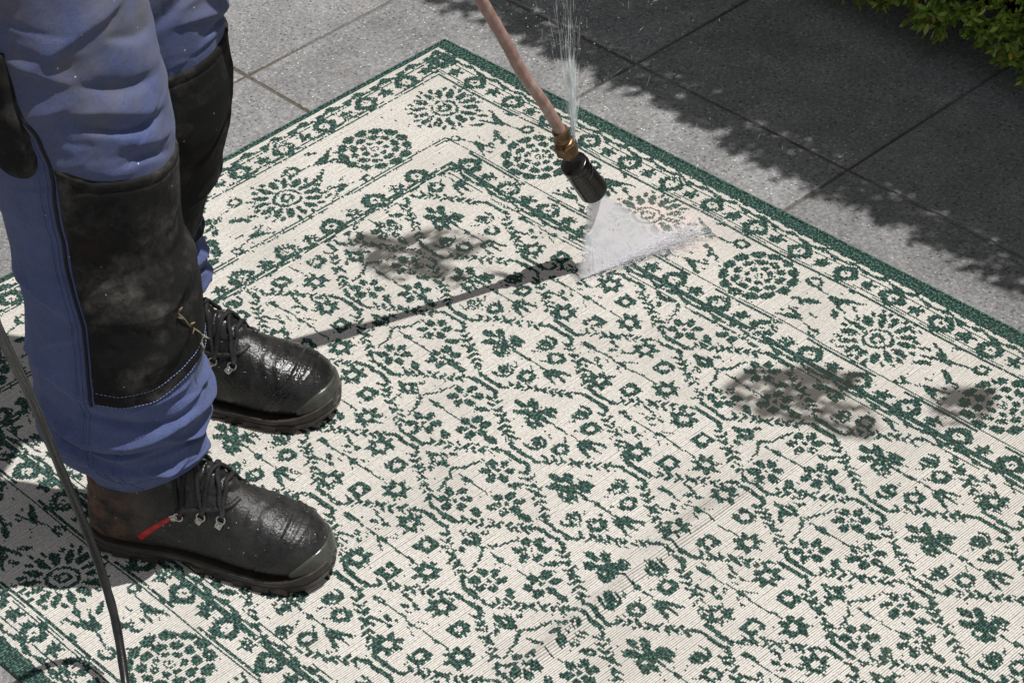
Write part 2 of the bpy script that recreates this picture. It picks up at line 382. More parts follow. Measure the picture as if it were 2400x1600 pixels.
# ------------------------------------------------------------------ paving (grid axes follow the joints)
YAW = -0.8543045
UD = np.array([math.cos(YAW), math.sin(YAW)])          # along the long rug edge, to the lower right
VD = np.array([UD[1], -UD[0]])                         # across the rug, to the lower left
RC = np.array([-0.06735, 3.26153])                     # far corner of the rug
def uv2w(u, v): return RC[0] + UD[0] * u + VD[0] * v, RC[1] + UD[1] * u + VD[1] * v
SLAB = 0.4007; U0 = 2 * -1.32601; W0 = 2 * 0.916618
TOP = -0.0055
ground = link('ground', mesh_py('ground', [(-60, -60, -0.09), (60, -60, -0.09), (60, 60, -0.09), (-60, 60, -0.09)], [(0, 1, 2, 3)]), M['soil'])
tag(ground, kind='structure')
pav = empty('pavement', (0, 0, TOP)); tag(pav, kind='structure')
def slab_mesh():
    bm = bmesh.new(); h = SLAB / 2 - 0.0026
    bmesh.ops.create_cube(bm, size=1.0); bmesh.ops.scale(bm, vec=(2 * h, 2 * h, 0.05), verts=bm.verts)
    bmesh.ops.translate(bm, vec=(0, 0, -0.025), verts=bm.verts)
    e = [x for x in bm.edges if all(v.co.z > -0.01 for v in x.verts)]
    bmesh.ops.bevel(bm, geom=e, offset=0.0035, segments=2, affect='EDGES', profile=0.6)
    me = bpy.data.meshes.new('paving_slab'); bm.to_mesh(me); bm.free(); return me
sme = slab_mesh(); sme.materials.append(M['slab'])
for i in range(-9, 9):
    for j in range(-8, 10):
        a = U0 + (i + 0.5) * SLAB; w = W0 + (j + 0.5) * SLAB
        o = bpy.data.objects.new('paving_slab', sme); COL.objects.link(o); o.parent = pav
        x = a * UD[0] + w * -VD[0]; y = a * UD[1] + w * -VD[1]
        o.location = (x, y, random.uniform(-0.0016, 0.0))
        o.rotation_euler = (random.uniform(-.0015, .0015), random.uniform(-.0015, .0015), YAW + random.choice((0, 1, 2, 3)) * math.pi / 2 + random.uniform(-.002, .002))
jb = 4.2
cx = (U0) * UD[0] + (W0 + SLAB) * -VD[0]; cy = U0 * UD[1] + (W0 + SLAB) * -VD[1]
q = [uv2w(u, v) for u, v in ((-3.6, -3.6), (4.0, -3.6), (4.0, 3.8), (-3.6, 3.8))]
jm = link('joint_sand', mesh_py('joint_sand', [(x, y, TOP - 0.0034) for x, y in q] + [(x, y, TOP - 0.07) for x, y in q],
          [(0, 3, 2, 1)[::-1], (0, 1, 5, 4), (1, 2, 6, 5), (2, 3, 7, 6), (3, 0, 4, 7)]), M['joint']); tag(jm, kind='structure')

# ------------------------------------------------------------------ rug: woven pattern on ribs
RL, RW = 1.70, 1.20; RIB = 0.0029; CELL = 0.0020
NU = int(RL / RIB); NV = int(RW / CELL)
uu = (np.arange(NU) + 0.5) * RIB; vv = (np.arange(NV) + 0.5) * CELL
G = np.zeros((NU, NV), dtype=bool)      # True = green yarn
def stamp(u0, v0, r, fn, val=True):
    i0, i1 = max(0, int((u0 - r) / RIB)), min(NU, int((u0 + r) / RIB) + 1)
    j0, j1 = max(0, int((v0 - r) / CELL)), min(NV, int((v0 + r) / CELL) + 1)
    if i1 <= i0 or j1 <= j0: return
    x = (uu[i0:i1, None] - u0) * 1000; y = (vv[None, j0:j1] - v0) * 1000     # millimetres
    X = x + 0 * y; Y = y + 0 * x; gx = X + u0 * 1000; gy = Y + v0 * 1000
    X = X + 3.0 * (vnoise(gx / 11, gy / 11, 71) - 0.5) + 1.9 * (vnoise(gx / 4.1, gy / 2.6, 72) - 0.5)
    Y = Y + 3.0 * (vnoise(gx / 11, gy / 11, 73) - 0.5) + 2.2 * (vnoise(gx / 4.1, gy / 2.6, 74) - 0.5)
    m = fn(X, Y); G[i0:i1, j0:j1][m] = val
def ell(x, y, cx, cy, a, b, rot=0.0):
    a, b = a * FAT + FATADD, b * FAT + FATADD
    c, s = math.cos(math.radians(rot)), math.sin(math.radians(rot)); X = (x - cx) * c + (y - cy) * s; Y = -(x - cx) * s + (y - cy) * c
    return (X / a) ** 2 + (Y / b) ** 2 < 1
def seg(x, y, x0, y0, x1, y1, w0, w1=None):
    w1 = w0 if w1 is None else w1; dx, dy = x1 - x0, y1 - y0; L = dx * dx + dy * dy
    t = np.clip(((x - x0) * dx + (y - y0) * dy) / L, 0, 1); d = np.hypot(x - x0 - t * dx, y - y0 - t * dy)
    return d < (w0 + (w1 - w0) * t) / 2
def ring(x, y, cx, cy, ro, ri, a=1.0):
    ro, ri = ro * (MS if ro < 13 else 1.02), ri * (1.02 if ro < 13 else 0.98); d = np.hypot((x - cx) / a, y - cy); return (d < ro) & (d > ri)
def star(x, y, cx, cy, ro, ri, n=7, hole=4.5, ph=0.0):
    ro, ri, hole = ro * MS, ri * MS, hole * 1.08; X, Y = x - cx, y - cy; d = np.hypot(X, Y); a = np.arctan2(Y, X) + ph
    k = np.abs(((a * n / (2 * math.pi)) % 1) - 0.5) * 2
    return (d < ri + (ro - ri) * k) & (d > hole)
def petals(x, y, cx, cy, R, n, a, b, ph=0.0, skip=()):
    m = np.zeros_like(x, dtype=bool); R = R * (1.14 if R < 14 and n == 6 else 1.0)
    for k in range(n):
        if k in skip: continue
        t = ph + 2 * math.pi * k / n
        m |= ell(x, y, cx + R * math.cos(t), cy + R * math.sin(t), a, b, math.degrees(t))
    return m
jit = lambda s: random.uniform(-s, s)
FAT, FATADD, MS = 1.12, 0.35, 1.14
def cellP(x, y):
    m = ell(x, y, 62, -1, 9, 4.5, 5) | ell(x, y, 73, -10, 9.5, 5.2, 35) | ell(x, y, 73, 10, 9.5, 5.2, -35)
    m |= ell(x, y, 95, -16, 11, 4.6, -14) | ell(x, y, 95, 16, 11, 4.6, 14) | ell(x, y, 100, -9, 10, 3.6, -8) | ell(x, y, 100, 9, 10, 3.6, 8)
    m |= ell(x, y, 85, -4, 7, 4.5, 20) | ell(x, y, 85, 5, 7, 4.5, -20) | seg(x, y, 84, 0, 122, 0, 11, 2) | seg(x, y, 120, 0, 172, 0, 2.4) | ell(x, y, 133, 0, 5, 3)
    m |= ell(x, y, 171, 0, 5, 8) | seg(x, y, 170, -5, 193, -13, 8, 4) | seg(x, y, 170, 5, 193, 13, 8, 4) | seg(x, y, 172, 0, 196, 0, 8, 3)
    for s in (-1, 1):
        m |= (ring(x, y, 126, s * 37, 12, 8.5) & (x > 121)) | ell(x, y, 126, s * 36, 7.5, 5.5, 25 * s) | seg(x, y, 118, s * 47, 126, s * 47, 3)
        m |= ring(x, y, 156, s * 25, 10.5, 4.6, 1.0) | seg(x, y, 127, s * 15, 133, s * 21, 2.4) | seg(x, y, 145, s * 8, 152, s * 14, 2)
    m &= ~(ell(x, y, 85, -12, 2, 3) | ell(x, y, 92, 12, 2.5, 2))
    return m
def cellQ(x, y):
    m = seg(x, y, 44, 0, 62, 0, 9, 4) | seg(x, y, 60, 0, 165, 0, 2.4) | ell(x, y, 104, 0, 6, 3.2) | star(x, y, 181, 0, 17.5, 9.5, 7, 5)
    for s in (-1, 1):
        m |= seg(x, y, 62, s * 25, 80, s * 20, 5, 3) | ell(x, y, 76, s * 13, 5, 2.8, 30 * s) | ell(x, y, 88, s * 19, 4, 2.6)
        m |= star(x, y, 107, s * 40, 17.5, 9.5, 7, 5, 0.3 * s) | star(x, y, 148, s * 29, 13, 9.5, 4, 4.8, 0.78)
        m |= seg(x, y, 104, s * 6, 118, s * 13, 1.8) | seg(x, y, 84, s * 6, 90, s * 9, 2)
    return m
def cellR(x, y):
    m = seg(x, y, 40, 0, 52, 0, 5, 13) | ell(x, y, 60, -6, 8, 4, 25) | ell(x, y, 60, 6, 8, 4, -25) | ell(x, y, 68, 0, 5, 4) | seg(x, y, 92, 0, 150, 0, 2.2) | ell(x, y, 108, 0, 6, 3)
    m &= ~ell(x, y, 55, 0, 3, 1.6)
    for s in (-1, 1):
        m |= seg(x, y, 79, 0, 90, s * 14, 5, 4) | seg(x, y, 90, s * 14, 97, s * 38, 4, 3) | ell(x, y, 62, s * 17, 5, 2.6, 35 * s)
        m |= petals(x, y, 122, s * 34, 13, 6, 6.6, 5.0, 0.3) | ell(x, y, 122, s * 34, 2.6, 2.6)
        m |= ell(x, y, 156, s * 31, 8.5, 4.3, 30 * s)
    m |= petals(x, y, 172, -2, 13, 6, 6.8, 5.2, 0.0) | ell(x, y, 172, -2, 3, 3) | ell(x, y, 204, 0, 9, 4.5)
    return m
def chain(dx, dy, L0):
    """leaf chain along one lozenge side: separate arrow-shaped leaf pairs (millimetres, from the crossing)"""
    def fn(x, y):
        m = np.zeros_like(x, dtype=bool); L = math.hypot(dx, dy); ex, ey = dx / L, dy / L
        for k in range(8):
            t = 0.225 + 0.55 * k / 7; s_ = 1 if k < 4 else -1
            px, py = dx * t + jit(1.0), dy * t + jit(1.0); sz = random.uniform(0.85, 1.15)
            for q in (-1, 1):
                bx, by = px - ex * 3.2 * s_ * sz - ey * 6.4 * q * sz, py - ey * 3.2 * s_ * sz + ex * 6.4 * q * sz
                m |= seg(x, y, px + ex * 3.4 * s_, py + ey * 3.4 * s_, bx + jit(.8), by + jit(.8), 6.2, 3.4)
        return m
    return fn
def crossing(x, y):
    m = np.zeros_like(x, dtype=bool)
    for s in (-1, 1):
        yy = s * y
        m |= seg(x, yy, -17, 6.0, 22, 5.4, 6.2, 6.6) | seg(x, yy, 22, 5.4, 29, 11, 5.8, 4.6) | seg(x, yy, -17, 6.0, -25, 12, 6.0, 4.6)
    return m & (np.abs(y) > 1.6)
def lat(a, b): return .5003 + .1274 * a + .1196 * b, .4436 + .0663 * a - .0703 * b
FV0, FV1, FU0, FU1 = 0.236, 0.964, 0.262, 1.44
for a in range(-12, 16):
    for b_ in range(-14, 14):
        u, v = lat(a, b_)
        if not (-0.2 < u < 1.9 and -0.1 < v < 1.3): continue
        t = b_ % 3
        stamp(u, v, 0.25, (cellP, cellQ, cellR)[t])
        stamp(u, v, 0.25, crossing)
        stamp(u, v, 0.25, chain(127.4, 66.3, 0)); stamp(u, v, 0.25, chain(119.6, -70.3, 0))
# border: distance from the nearest edge, left/right (v) and end (u) edges differ slightly in proportion
endmap = lambda d: np.interp(d, [0, .009, .022, .044, .060, .137, .200, .235, .262], [0, .025, .032, .052, .0705, .125, .186, .205, .236])
endinv = lambda d: float(np.interp(d, [0, .025, .032, .052, .0705, .125, .186, .205, .236], [0, .009, .022, .044, .060, .137, .200, .235, .262]))
dV = np.minimum(vv, RW - vv)[None, :] + 0 * uu[:, None]
dU = endmap(np.minimum(uu, RL - uu))[:, None] + 0 * vv[None, :]
D = np.minimum(dU, dV)                                   # border coordinate
onU = dU < dV                                            # belongs to an end border
T = np.where(onU, vv[None, :], uu[:, None])              # running coordinate
G[D < 0.236] = False
def line(d0, w, gap=None, ph=0.0):
    m = np.abs(D - d0) < w
    if gap: m &= (((T + ph) / gap) % 1) < 0.72
    G[m] = True
G[D < 0.0245 + 0.001 * np.sin(T * 260)] = True
for d0, sc in ((0.0325, 1), (0.2265, -1)):              # serrated leaf chains
    w = 0.0030 + 0.0034 * np.abs(np.sin(T * math.pi / 0.0255)) ** 0.6 * (np.sin(T * math.pi * 2 / 0.0255) > -0.2)
    off = 0.0022 * np.sin(T * math.pi / 0.0255) * sc
    G[(np.abs(D - d0 - off) < w * 0.72)] = True
line(0.0402, 0.0011, 0.0765, 0.02); line(0.0695, 0.0013, 0.0765, 0.055); line(0.0742, 0.0013); line(0.0655, 0.0012, 0.31, 0.1)
line(0.1790, 0.0013); line(0.1838, 0.0013, 0.153, 0.06); line(0.2185, 0.0036); line(0.2345, 0.0012, 0.12)
def border_at(side, t, d):
    if side == 'v0': return t, d
    if side == 'v1': return t, RW - d
    if side == 'u0': return endinv(d), t
    return RL - endinv(d), t
def motif(side, t, d, r, fn):
    u, v = border_at(side, t, d)
    if side in ('u0', 'u1'): stamp(u, v, r, lambda x, y: fn(y, x * (1 if side == 'u0' else -1)))
    else: stamp(u, v, r, lambda x, y: fn(x, y * (1 if side == 'v0' else -1)))
def blossom(x, y):
    k = np.abs(x) ** 1.35 + np.abs(y) ** 1.35
    return (k < 17.5 ** 1.35) & ~((np.hypot(x, y) < 6.5) & ~((np.hypot(x, y) < 2.2))) & ~(ell(x, y, 12, 12, 4, 4) | ell(x, y, -12, 12, 4, 4))
def starlet(x, y): return star(x, y, 0, 0, 10.5, 5.0, 5, 0.0, 0.5) | seg(x, y, -9, 4, 9, -3, 2.4)
def daisy(x, y):
    m = ring(x, y, 0, 0, 18, 14.4, 1.05) | ring(x, y, 0, 0, 9.5, 4.0)
    for k in range(14):
        t = 2 * math.pi * (k + 0.2) / 14; L = 10.5 + 1.5 * (k % 2); r = 33.5
        m |= ell(x, y, r * math.cos(t), r * math.sin(t), L, 4.6 if k % 2 else 5.4, math.degrees(t))
        t2 = t + math.pi / 14
        m |= ell(x, y, 44 * math.cos(t2), 44 * math.sin(t2), 5.5, 2.8, math.degrees(t2) + 10)
        if k % 2: m |= ell(x, y, 50 * math.cos(t), 50 * math.sin(t), 4, 2)
    return m
def rosette(x, y):
    m = petals(x, y, 0, 0, 43, 13, 6.4, 9.4, 0.1) | petals(x, y, 0, 0, 28.5, 11, 5.2, 7.2, 0.35) | petals(x, y, 0, 0, 16, 8, 3.6, 5.6, 0.0)
    return m | ring(x, y, 0, 0, 7.5, 4.2) | ell(x, y, 0, 0, 2.2, 2.2)
def spray(x, y):
    m = ring(x, y, -26, -12, 8.5, 3.6) | seg(x, y, -20, -8, 4, -2, 2.6) | seg(x, y, 2, -2, 30, -14, 7, 3) | seg(x, y, 2, 0, 26, 8, 6, 3) | ell(x, y, 12, -3, 9, 3.2, -12) | ell(x, y, 20, 16, 8, 3.4, 50)
    m |= ell(x, y, 30, -2, 6, 2.6, 20) | ell(x, y, -8, 16, 9, 3.6, -25) | ring(x, y, -20, 26, 7.5, 3.2) | seg(x, y, -14, 22, -2, 14, 2.2) | ell(x, y, 8, -24, 7, 3, 30)
    return m
def rosette_open(x, y):
    m = petals(x, y, 0, 0, 45, 13, 7.4, 10.4, 0.1) | petals(x, y, 0, 0, 29.5, 10, 5.9, 8.2, 0.35) | petals(x, y, 0, 0, 16, 7, 4.6, 5.8, 0.0)
    return m | ring(x, y, 0, 0, 6.5, 4.0) | ell(x, y, 0, 0, 1.6, 1.6)
def scaled(fn, k): return lambda x, y: fn(x / k, y / k)
def leaflet(x, y): return seg(x, y, -12, 12, -2, 0, 7, 5) | seg(x, y, -2, 0, 3, -16, 6, 2.5) | seg(x, y, -2, 0, 12, 3, 3, 1.6) | ell(x, y, -9, -6, 5, 2.2, 40)
FAT, FATADD, MS = 1.0, 0.0, 1.0
for side, Lg in (('v0', RL), ('v1', RL), ('u0', RW), ('u1', RW)):
    n = int(Lg / 0.0765)
    st = (Lg - n * 0.0765) / 2 + 0.03
    k = 0
    for d, off in ((0.053, 0.0425), (0.205, 0.27)):
        t = off
        while t < Lg - (0.03 if d < 0.1 else 0.22):
            if d > 0.1 and t < 0.2: t += 0.0765; continue
            stamp_r = 0.03
            motif(side, t, d, 0.024, scaled(blossom, 1.12)); motif(side, t + 0.038, d, 0.016, scaled(starlet, 1.2)); t += 0.0765
    if side[0] == 'v': dl = [.135, .530, .923, 1.32, 1.565]; rl = [.325, .727, 1.115]
    else: dl = [.42, .78]; rl = [.262, .60, .938]
    for t in dl: motif(side, t, 0.127, 0.062, scaled(daisy, 1.10))
    for t in rl: motif(side, t, 0.127, 0.060, rosette_open)
    al = sorted(dl + rl)
    for i in range(len(al) - 1):
        tm = (al[i] + al[i + 1]) / 2; f = 1 if i % 2 else -1
        motif(side, tm, 0.106, 0.060, lambda x, y: spray(x * f / 1.35, y / 1.25) & (np.abs(y) < 34) & (np.abs(x) < 46))
        motif(side, tm + 0.004, 0.160, 0.034, lambda x, y: (spray(-x * f / 1.15, -y / 1.0) & (np.abs(x) < 42) & (y > -14) & (y < 22)))
edge_keep = D < 0.022
G[edge_keep] = True
# a few worn / mis-woven stitches
wr = RNG.random(G.shape); G ^= (wr < 0.004) & (D > 0.02)
B_ = np.zeros_like(G); B_[:-1] |= G[:-1] != G[1:]; B_[1:] |= G[1:] != G[:-1]; G ^= B_ & (RNG.random(G.shape) < 0.07) & (D > 0.03)
fade_ = vnoise(uu[:, None] * 26 + 0 * vv[None, :], vv[None, :] * 26 + 0 * uu[:, None], 88); G &= ~((fade_ > 0.80) & (RNG.random(G.shape) < 0.18) & (D > 0.03))

def poly_mask(u, v, P, soft):
    """soft inside test: signed distance to a polygon"""
    P = np.array(P); n = len(P); d = np.full(u.shape, 9.0); inside = np.zeros(u.shape, bool)
    for i in range(n):
        a, b = P[i], P[(i + 1) % n]; e = b - a
        t = np.clip(((u - a[0]) * e[0] + (v - a[1]) * e[1]) / (e @ e), 0, 1)
        d = np.minimum(d, np.hypot(u - a[0] - t * e[0], v - a[1] - t * e[1]))
        c = ((a[1] > v) != (b[1] > v)) & (u < (b[0] - a[0]) * (v - a[1]) / (b[1] - a[1] + 1e-12) + a[0]); inside ^= c
    s = np.where(inside, d, -d); return np.clip(s / soft + 0.5, 0, 1)
ST = [[(.278, .439), (.28, .404), (.325, .383), (.337, .34), (.378, .309), (.419, .304), (.424, .344), (.406, .373), (.458, .375), (.459, .406), (.394, .422), (.399, .448), (.338, .454)],
      [(.848, .326), (.846, .278), (.876, .241), (.917, .21), (.956, .188), (.969, .226), (1.032, .253), (1.038, .28), (1.004, .301), (.969, .307), (.916, .34), (.882, .339)],
      [(1.028, .166), (1.039, .139), (1.085, .107), (1.109, .134), (1.112, .174), (1.086, .213)]]
def build_rug():
    V, F, MI, VAL, STA, WET = [], [], [], [], [], []
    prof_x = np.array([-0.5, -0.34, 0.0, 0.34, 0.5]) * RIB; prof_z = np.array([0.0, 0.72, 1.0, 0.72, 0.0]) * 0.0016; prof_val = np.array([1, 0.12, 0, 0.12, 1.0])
    base = 0; maxrun = 4
    for i in range(NU):
        row = G[i]; br = np.flatnonzero(np.diff(row.astype(np.int8))) + 1
        cut = np.unique(np.concatenate(([0, NV], br, np.arange(0, NV, maxrun))))
        vs = cut * CELL; vs = vs + np.where((cut > 0) & (cut < NV), RNG.uniform(-0.0004, 0.0004, len(cut)), 0)
        n = len(cut)
        u = np.full(n, uu[i]); ju = 0.00035 * (vnoise(vs * 40, u * 300, 3) - 0.5) * 2
        X = u[:, None] + ju[:, None] + prof_x[None, :]; Y = np.repeat(vs[:, None], 5, 1); Z = np.repeat(prof_z[None, :], n, 0) * (0.86 + 0.28 * vnoise(vs * 260, u * 900, 9))[:, None]
        V.append(np.stack([X, Y, Z], -1).reshape(-1, 3))
        idx = base + np.arange(n * 5).reshape(n, 5)
        F.append(np.stack([idx[:-1, :-1], idx[:-1, 1:], idx[1:, 1:], idx[1:, :-1]], -1).reshape(-1, 4))
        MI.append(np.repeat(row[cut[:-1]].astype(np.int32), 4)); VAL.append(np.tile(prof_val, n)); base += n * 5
    V = np.concatenate(V); F = np.concatenate(F); MI = np.concatenate(MI); VAL = np.concatenate(VAL)
    u, v = V[:, 0].copy(), V[:, 1].copy()
    sta_crease = np.zeros(len(V))
    for P in ST:
        wu = u + 0.016 * (fbm(u * 30, v * 30, 5) - 0.5); wv = v + 0.016 * (fbm(u * 38, v * 38, 25) - 0.5)
        m = poly_mask(wu, wv, P, 0.013)
        tread = np.sin((u * 0.45 + v * 0.9 + 0.012 * fbm(u * 30, v * 30, 8)) * 330)
        nz_ = fbm(u * 60, v * 30, 31, 4); tex = np.clip((nz_ - 0.36) * 3.6 + 0.42 * tread + 0.52, 0.26, 1)
        sta_crease = np.maximum(sta_crease, m * tex)
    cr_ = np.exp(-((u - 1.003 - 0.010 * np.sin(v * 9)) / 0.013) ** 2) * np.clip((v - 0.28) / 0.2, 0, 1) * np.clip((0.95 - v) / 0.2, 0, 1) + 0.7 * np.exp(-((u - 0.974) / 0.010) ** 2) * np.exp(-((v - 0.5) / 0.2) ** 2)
    sta_crease = np.maximum(sta_crease, 0.34 * cr_ * np.clip(fbm(u * 160, v * 14, 91) * 2 - 0.45, 0, 1))  # yarn colour darkened along the two creases so they show
    r = np.hypot((u - .552) / .105, (v - .124) / .062) + 0.5 * (fbm(u * 40, v * 40, 77) - 0.5)
    wet = np.clip((1.0 - r) * 1.6, 0, 1) * np.clip(0.5 + 1.1 * (fbm(u * 25, v * 120, 12) - 0.35), 0, 1)
    # the cloth: soft ripples and two creases across it
    z = 0.0055 * (fbm(u * 4.2, v * 4.2, 41) - 0.5) + 0.0016 * np.sin(u * 23 + 2 * np.sin(v * 6))
    z += 0.0080 * np.exp(-((u - 1.003 - 0.010 * np.sin(v * 9)) / 0.010) ** 2) * np.clip((v - 0.30) / 0.25, 0, 1)
    z += 0.0045 * np.exp(-((u - 0.974) / 0.008) ** 2) * np.exp(-((v - 0.5) / 0.22) ** 2)
    edge = np.minimum(np.minimum(u, RL - u), np.minimum(v, RW - v)); z *= np.clip(edge / 0.05, 0, 1); z = np.maximum(z, -0.0004)
    V[:, 2] += z + 0.0012
    v2 = v - 0.0145 * u * (1 - v / RW)                     # rug lies slightly skewed along its right edge
    x, y = uv2w(u, v2); W = np.stack([V[:, 0], V[:, 1], V[:, 2]], -1); W[:, 1] = v2
    return W, F, MI, VAL, sta_crease, wet
W, F, MI, VAL, sta_crease, wet = build_rug()
rug = empty('rug', (RC[0], RC[1], TOP)); rug.matrix_world = Matrix(((UD[0], VD[0], 0, RC[0]), (UD[1], VD[1], 0, RC[1]), (0, 0, -1, 0), (0, 0, 0, 1))) if False else Matrix.Translation((RC[0], RC[1], TOP))
# local frame of the rug parts: x along u, y along -v, so the frame stays right handed
rug.rotation_euler = (0, 0, YAW)
W[:, 1] *= -1; F = F[:, ::-1]
me = mesh_np('woven_ribs', W, F, MI, smooth=True)
for nm, arr in (('valley', VAL), ('stain_crease', sta_crease), ('wet', wet)):
    at = me.attributes.new(nm, 'FLOAT', 'POINT'); at.data.foreach_set('value', arr.astype(np.float32))
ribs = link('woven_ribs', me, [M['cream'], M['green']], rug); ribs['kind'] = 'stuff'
bk = [(0.0, 0.0), (RL, -(-0.0145 * RL)), (RL, -RW), (0, -RW)]
link('backing', mesh_py('backing', [(x, y, 0.0002) for x, y in bk] + [(x, y, 0.0011) for x, y in bk], [(3, 2, 1, 0), (4, 5, 6, 7), (0, 1, 5, 4), (1, 2, 6, 5), (2, 3, 7, 6), (3, 0, 4, 7)]), M['backing'], rug)
V_, F_ = [], []
for (a, b) in (((0.002, -0.003), (RL - 0.002, -0.003 + 0.0145 * RL)), ((0.002, -RW + 0.002), (RL - 0.002, -RW + 0.002)), ((0.001, -0.002), (0.001, -RW + 0.002)), ((RL - 0.001, 0.02), (RL - 0.001, -RW + 0.002))):
    n = 60; v, f = sweep([(a[0] + (b[0] - a[0]) * k / n, a[1] + (b[1] - a[1]) * k / n, 0.0020) for k in range(n + 1)], 0.0019, 8)
    o_ = len(V_); V_ += v; F_ += [tuple(i + o_ for i in ff) for ff in f]
link('selvedge', mesh_py('selvedge', V_, F_, True), M['green'], rug)
tag(rug, 'green and cream flat woven rug with floral lozenges and dark green border', 'rug')

# ------------------------------------------------------------------ person: boots, legs, trousers
HD = np.array([math.cos(math.radians(-18.25)), math.sin(math.radians(-18.25))]); LD = np.array([-HD[1], HD[0]])
FOOT_Z = 0.0005
HEEL_N = np.array([-0.4973, 2.2295]) + 0.000 * HD; HEEL_F = np.array([-0.4880, 2.4960]) - 0.012 * HD

def loft(sections, closed_ends=True):
    V, F = [], []; n = len(sections[0])
    for s in sections: V += [tuple(p) for p in s]
    for i in range(len(sections) - 1):
        for k in range(n):
            k2 = (k + 1) % n; F.append((i * n + k, i * n + k2, (i + 1) * n + k2, (i + 1) * n + k))
    if closed_ends: F.append(tuple(range(n - 1, -1, -1))); F.append(tuple(range((len(sections) - 1) * n, len(sections) * n)))
    return V, F
XS = [0.0, 0.004, 0.012, 0.03, 0.06, 0.10, 0.13, 0.16, 0.175, 0.19, 0.21, 0.23, 0.25, 0.265, 0.281, 0.292, 0.298, 0.300]
HW = [0.006, 0.017, 0.027, 0.035, 0.0375, 0.036, 0.0365, 0.041, 0.0445, 0.0475, 0.0505, 0.052, 0.0500, 0.0465, 0.0385, 0.0260, 0.014, 0.004]
CY = [0, 0, 0, 0, 0, 0.001, 0.002, 0.003, 0.003, 0.004, 0.004, 0.005, 0.006, 0.007, 0.008, 0.008, 0.008, 0.008]      # toe swings inwards
TOPZ = [0.030, 0.07, 0.10, 0.12, 0.145, 0.158, 0.155, 0.141, 0.129, 0.117, 0.105, 0.096, 0.087, 0.081, 0.0735, 0.060, 0.046, 0.034]
TOPW = [2.3, 2.3, 2.3, 2.3, 2.0, 1.75, 1.70, 1.70, 1.75, 1.85, 2.0, 2.15, 2.25, 2.3, 2.3, 2.3, 2.3, 2.3]      # roundness of the upper half
def outline(x): return np.interp(x, XS, HW), np.interp(x, XS, CY), np.interp(x, XS, TOPZ)

def remesh(V, F, vox, smooth_it=6):
    me = mesh_py('tmp', V, F); bm = bmesh.new(); bm.from_mesh(me); bmesh.ops.recalc_face_normals(bm, faces=bm.faces); bm.to_mesh(me); bm.free()
    o = bpy.data.objects.new('tmp', me); COL.objects.link(o)
    r = o.modifiers.new('r', 'REMESH'); r.mode = 'VOXEL'; r.voxel_size = vox
    sm = o.modifiers.new('s', 'SMOOTH'); sm.iterations = smooth_it; sm.factor = 0.5
    dg = bpy.context.evaluated_depsgraph_get(); out = bpy.data.meshes.new_from_object(o.evaluated_get(dg))
    bpy.data.objects.remove(o); bpy.data.meshes.remove(me); return out

def boot_upper(side):
    secs = []
    for x in np.concatenate(([0.003, 0.008], np.linspace(0.015, 0.285, 28), [0.291, 0.2955, 0.298])):
        hw, cy, tz = outline(x); hw = max(hw - 0.0025, 0.003); zb = 0.012; s = []
        eu = float(np.interp(x, XS, TOPW))
        for k in range(32):
            a = 2 * math.pi * k / 32; c, sn = math.cos(a), math.sin(a)
            e = eu if sn > 0 else 2.6
            zc = zb + min((tz - zb) * 0.40, 0.032); y = cy + hw * math.copysign(abs(c) ** (2 / e), c)
            z = zc + ((tz - zc) if sn > 0 else (zc - zb)) * math.copysign(abs(sn) ** (2 / e), sn)
            s.append((x, y * side, z))
        secs.append(s)
    V, F = loft(secs)
    sh = []
    for z, xc, ax, ay in ((0.05, 0.066, 0.058, 0.034), (0.08, 0.067, 0.060, 0.036), (0.11, 0.068, 0.061, 0.038), (0.14, 0.066, 0.058, 0.039), (0.165, 0.063, 0.055, 0.040), (0.185, 0.061, 0.055, 0.042)):
        sh.append([(xc + ax * math.cos(2 * math.pi * k / 32) + 0.16 * (z - 0.1) * 0, (ay * math.sin(2 * math.pi * k / 32)) * side, z) for k in range(32)])
    v2, f2 = loft(sh); o = len(V); V += v2; F += [tuple(i + o for i in f) for f in f2]
    me = remesh(V, F, 0.0026, 7)
    n = len(me.vertices); co = np.empty(n * 3, np.float32); me.vertices.foreach_get('co', co); co = co.reshape(-1, 3)
    no = np.empty(n * 3, np.float32); me.vertex_normals.foreach_get('vector', no); no = no.reshape(-1, 3)
    x, y, z = co.T; up = np.clip(no[:, 2] * 1.2 + 0.35, 0, 1)
    # ridges of the steel toe cap, flex creases behind it, puckers round the ankle
    xc = 0.257 - 0.62 * np.clip(0.076 - z, 0, 1) - 6.0 * np.clip(np.abs(y - 0.006 * side) - 0.01, 0, 1) ** 2
    d = np.zeros(n)
    for o_, a_, w_ in ((0.0, 0.0016, 0.0024), (0.0075, 0.0014, 0.0022), (0.0150, 0.0011, 0.0022)):
        d += a_ * np.exp(-((x - xc - o_) / w_) ** 2) * (z > 0.028)
    d += -0.0010 * np.exp(-((x - xc + 0.004) / 0.002) ** 2)
    fl = np.exp(-((x - 0.225) / 0.022) ** 2)
    d += fl * up * 0.0015 * (np.sin(x * 420 + 9 * fbm(y * 30, z * 30, 3) + y * 60 * side) * fbm(x * 25, y * 25, 6))
    an = np.clip((z - 0.085) / 0.04, 0, 1)
    d += an * 0.0026 * (fbm(x * 40, z * 55 + y * 20, 14) - 0.5) * 2
    d += 0.0012 * (fbm(x * 16 + 4, (y + z) * 16, 22) - 0.5) * 2
    # seam between vamp and quarter
    xs = 0.158 - 0.9 * (0.10 - z)
    d -= 0.0016 * np.exp(-((x - xs) / 0.0022) ** 2) * (z > 0.035) * (z < 0.098)
    co += no * d[:, None]; me.vertices.foreach_set('co', co.ravel()); me.update()
    return me

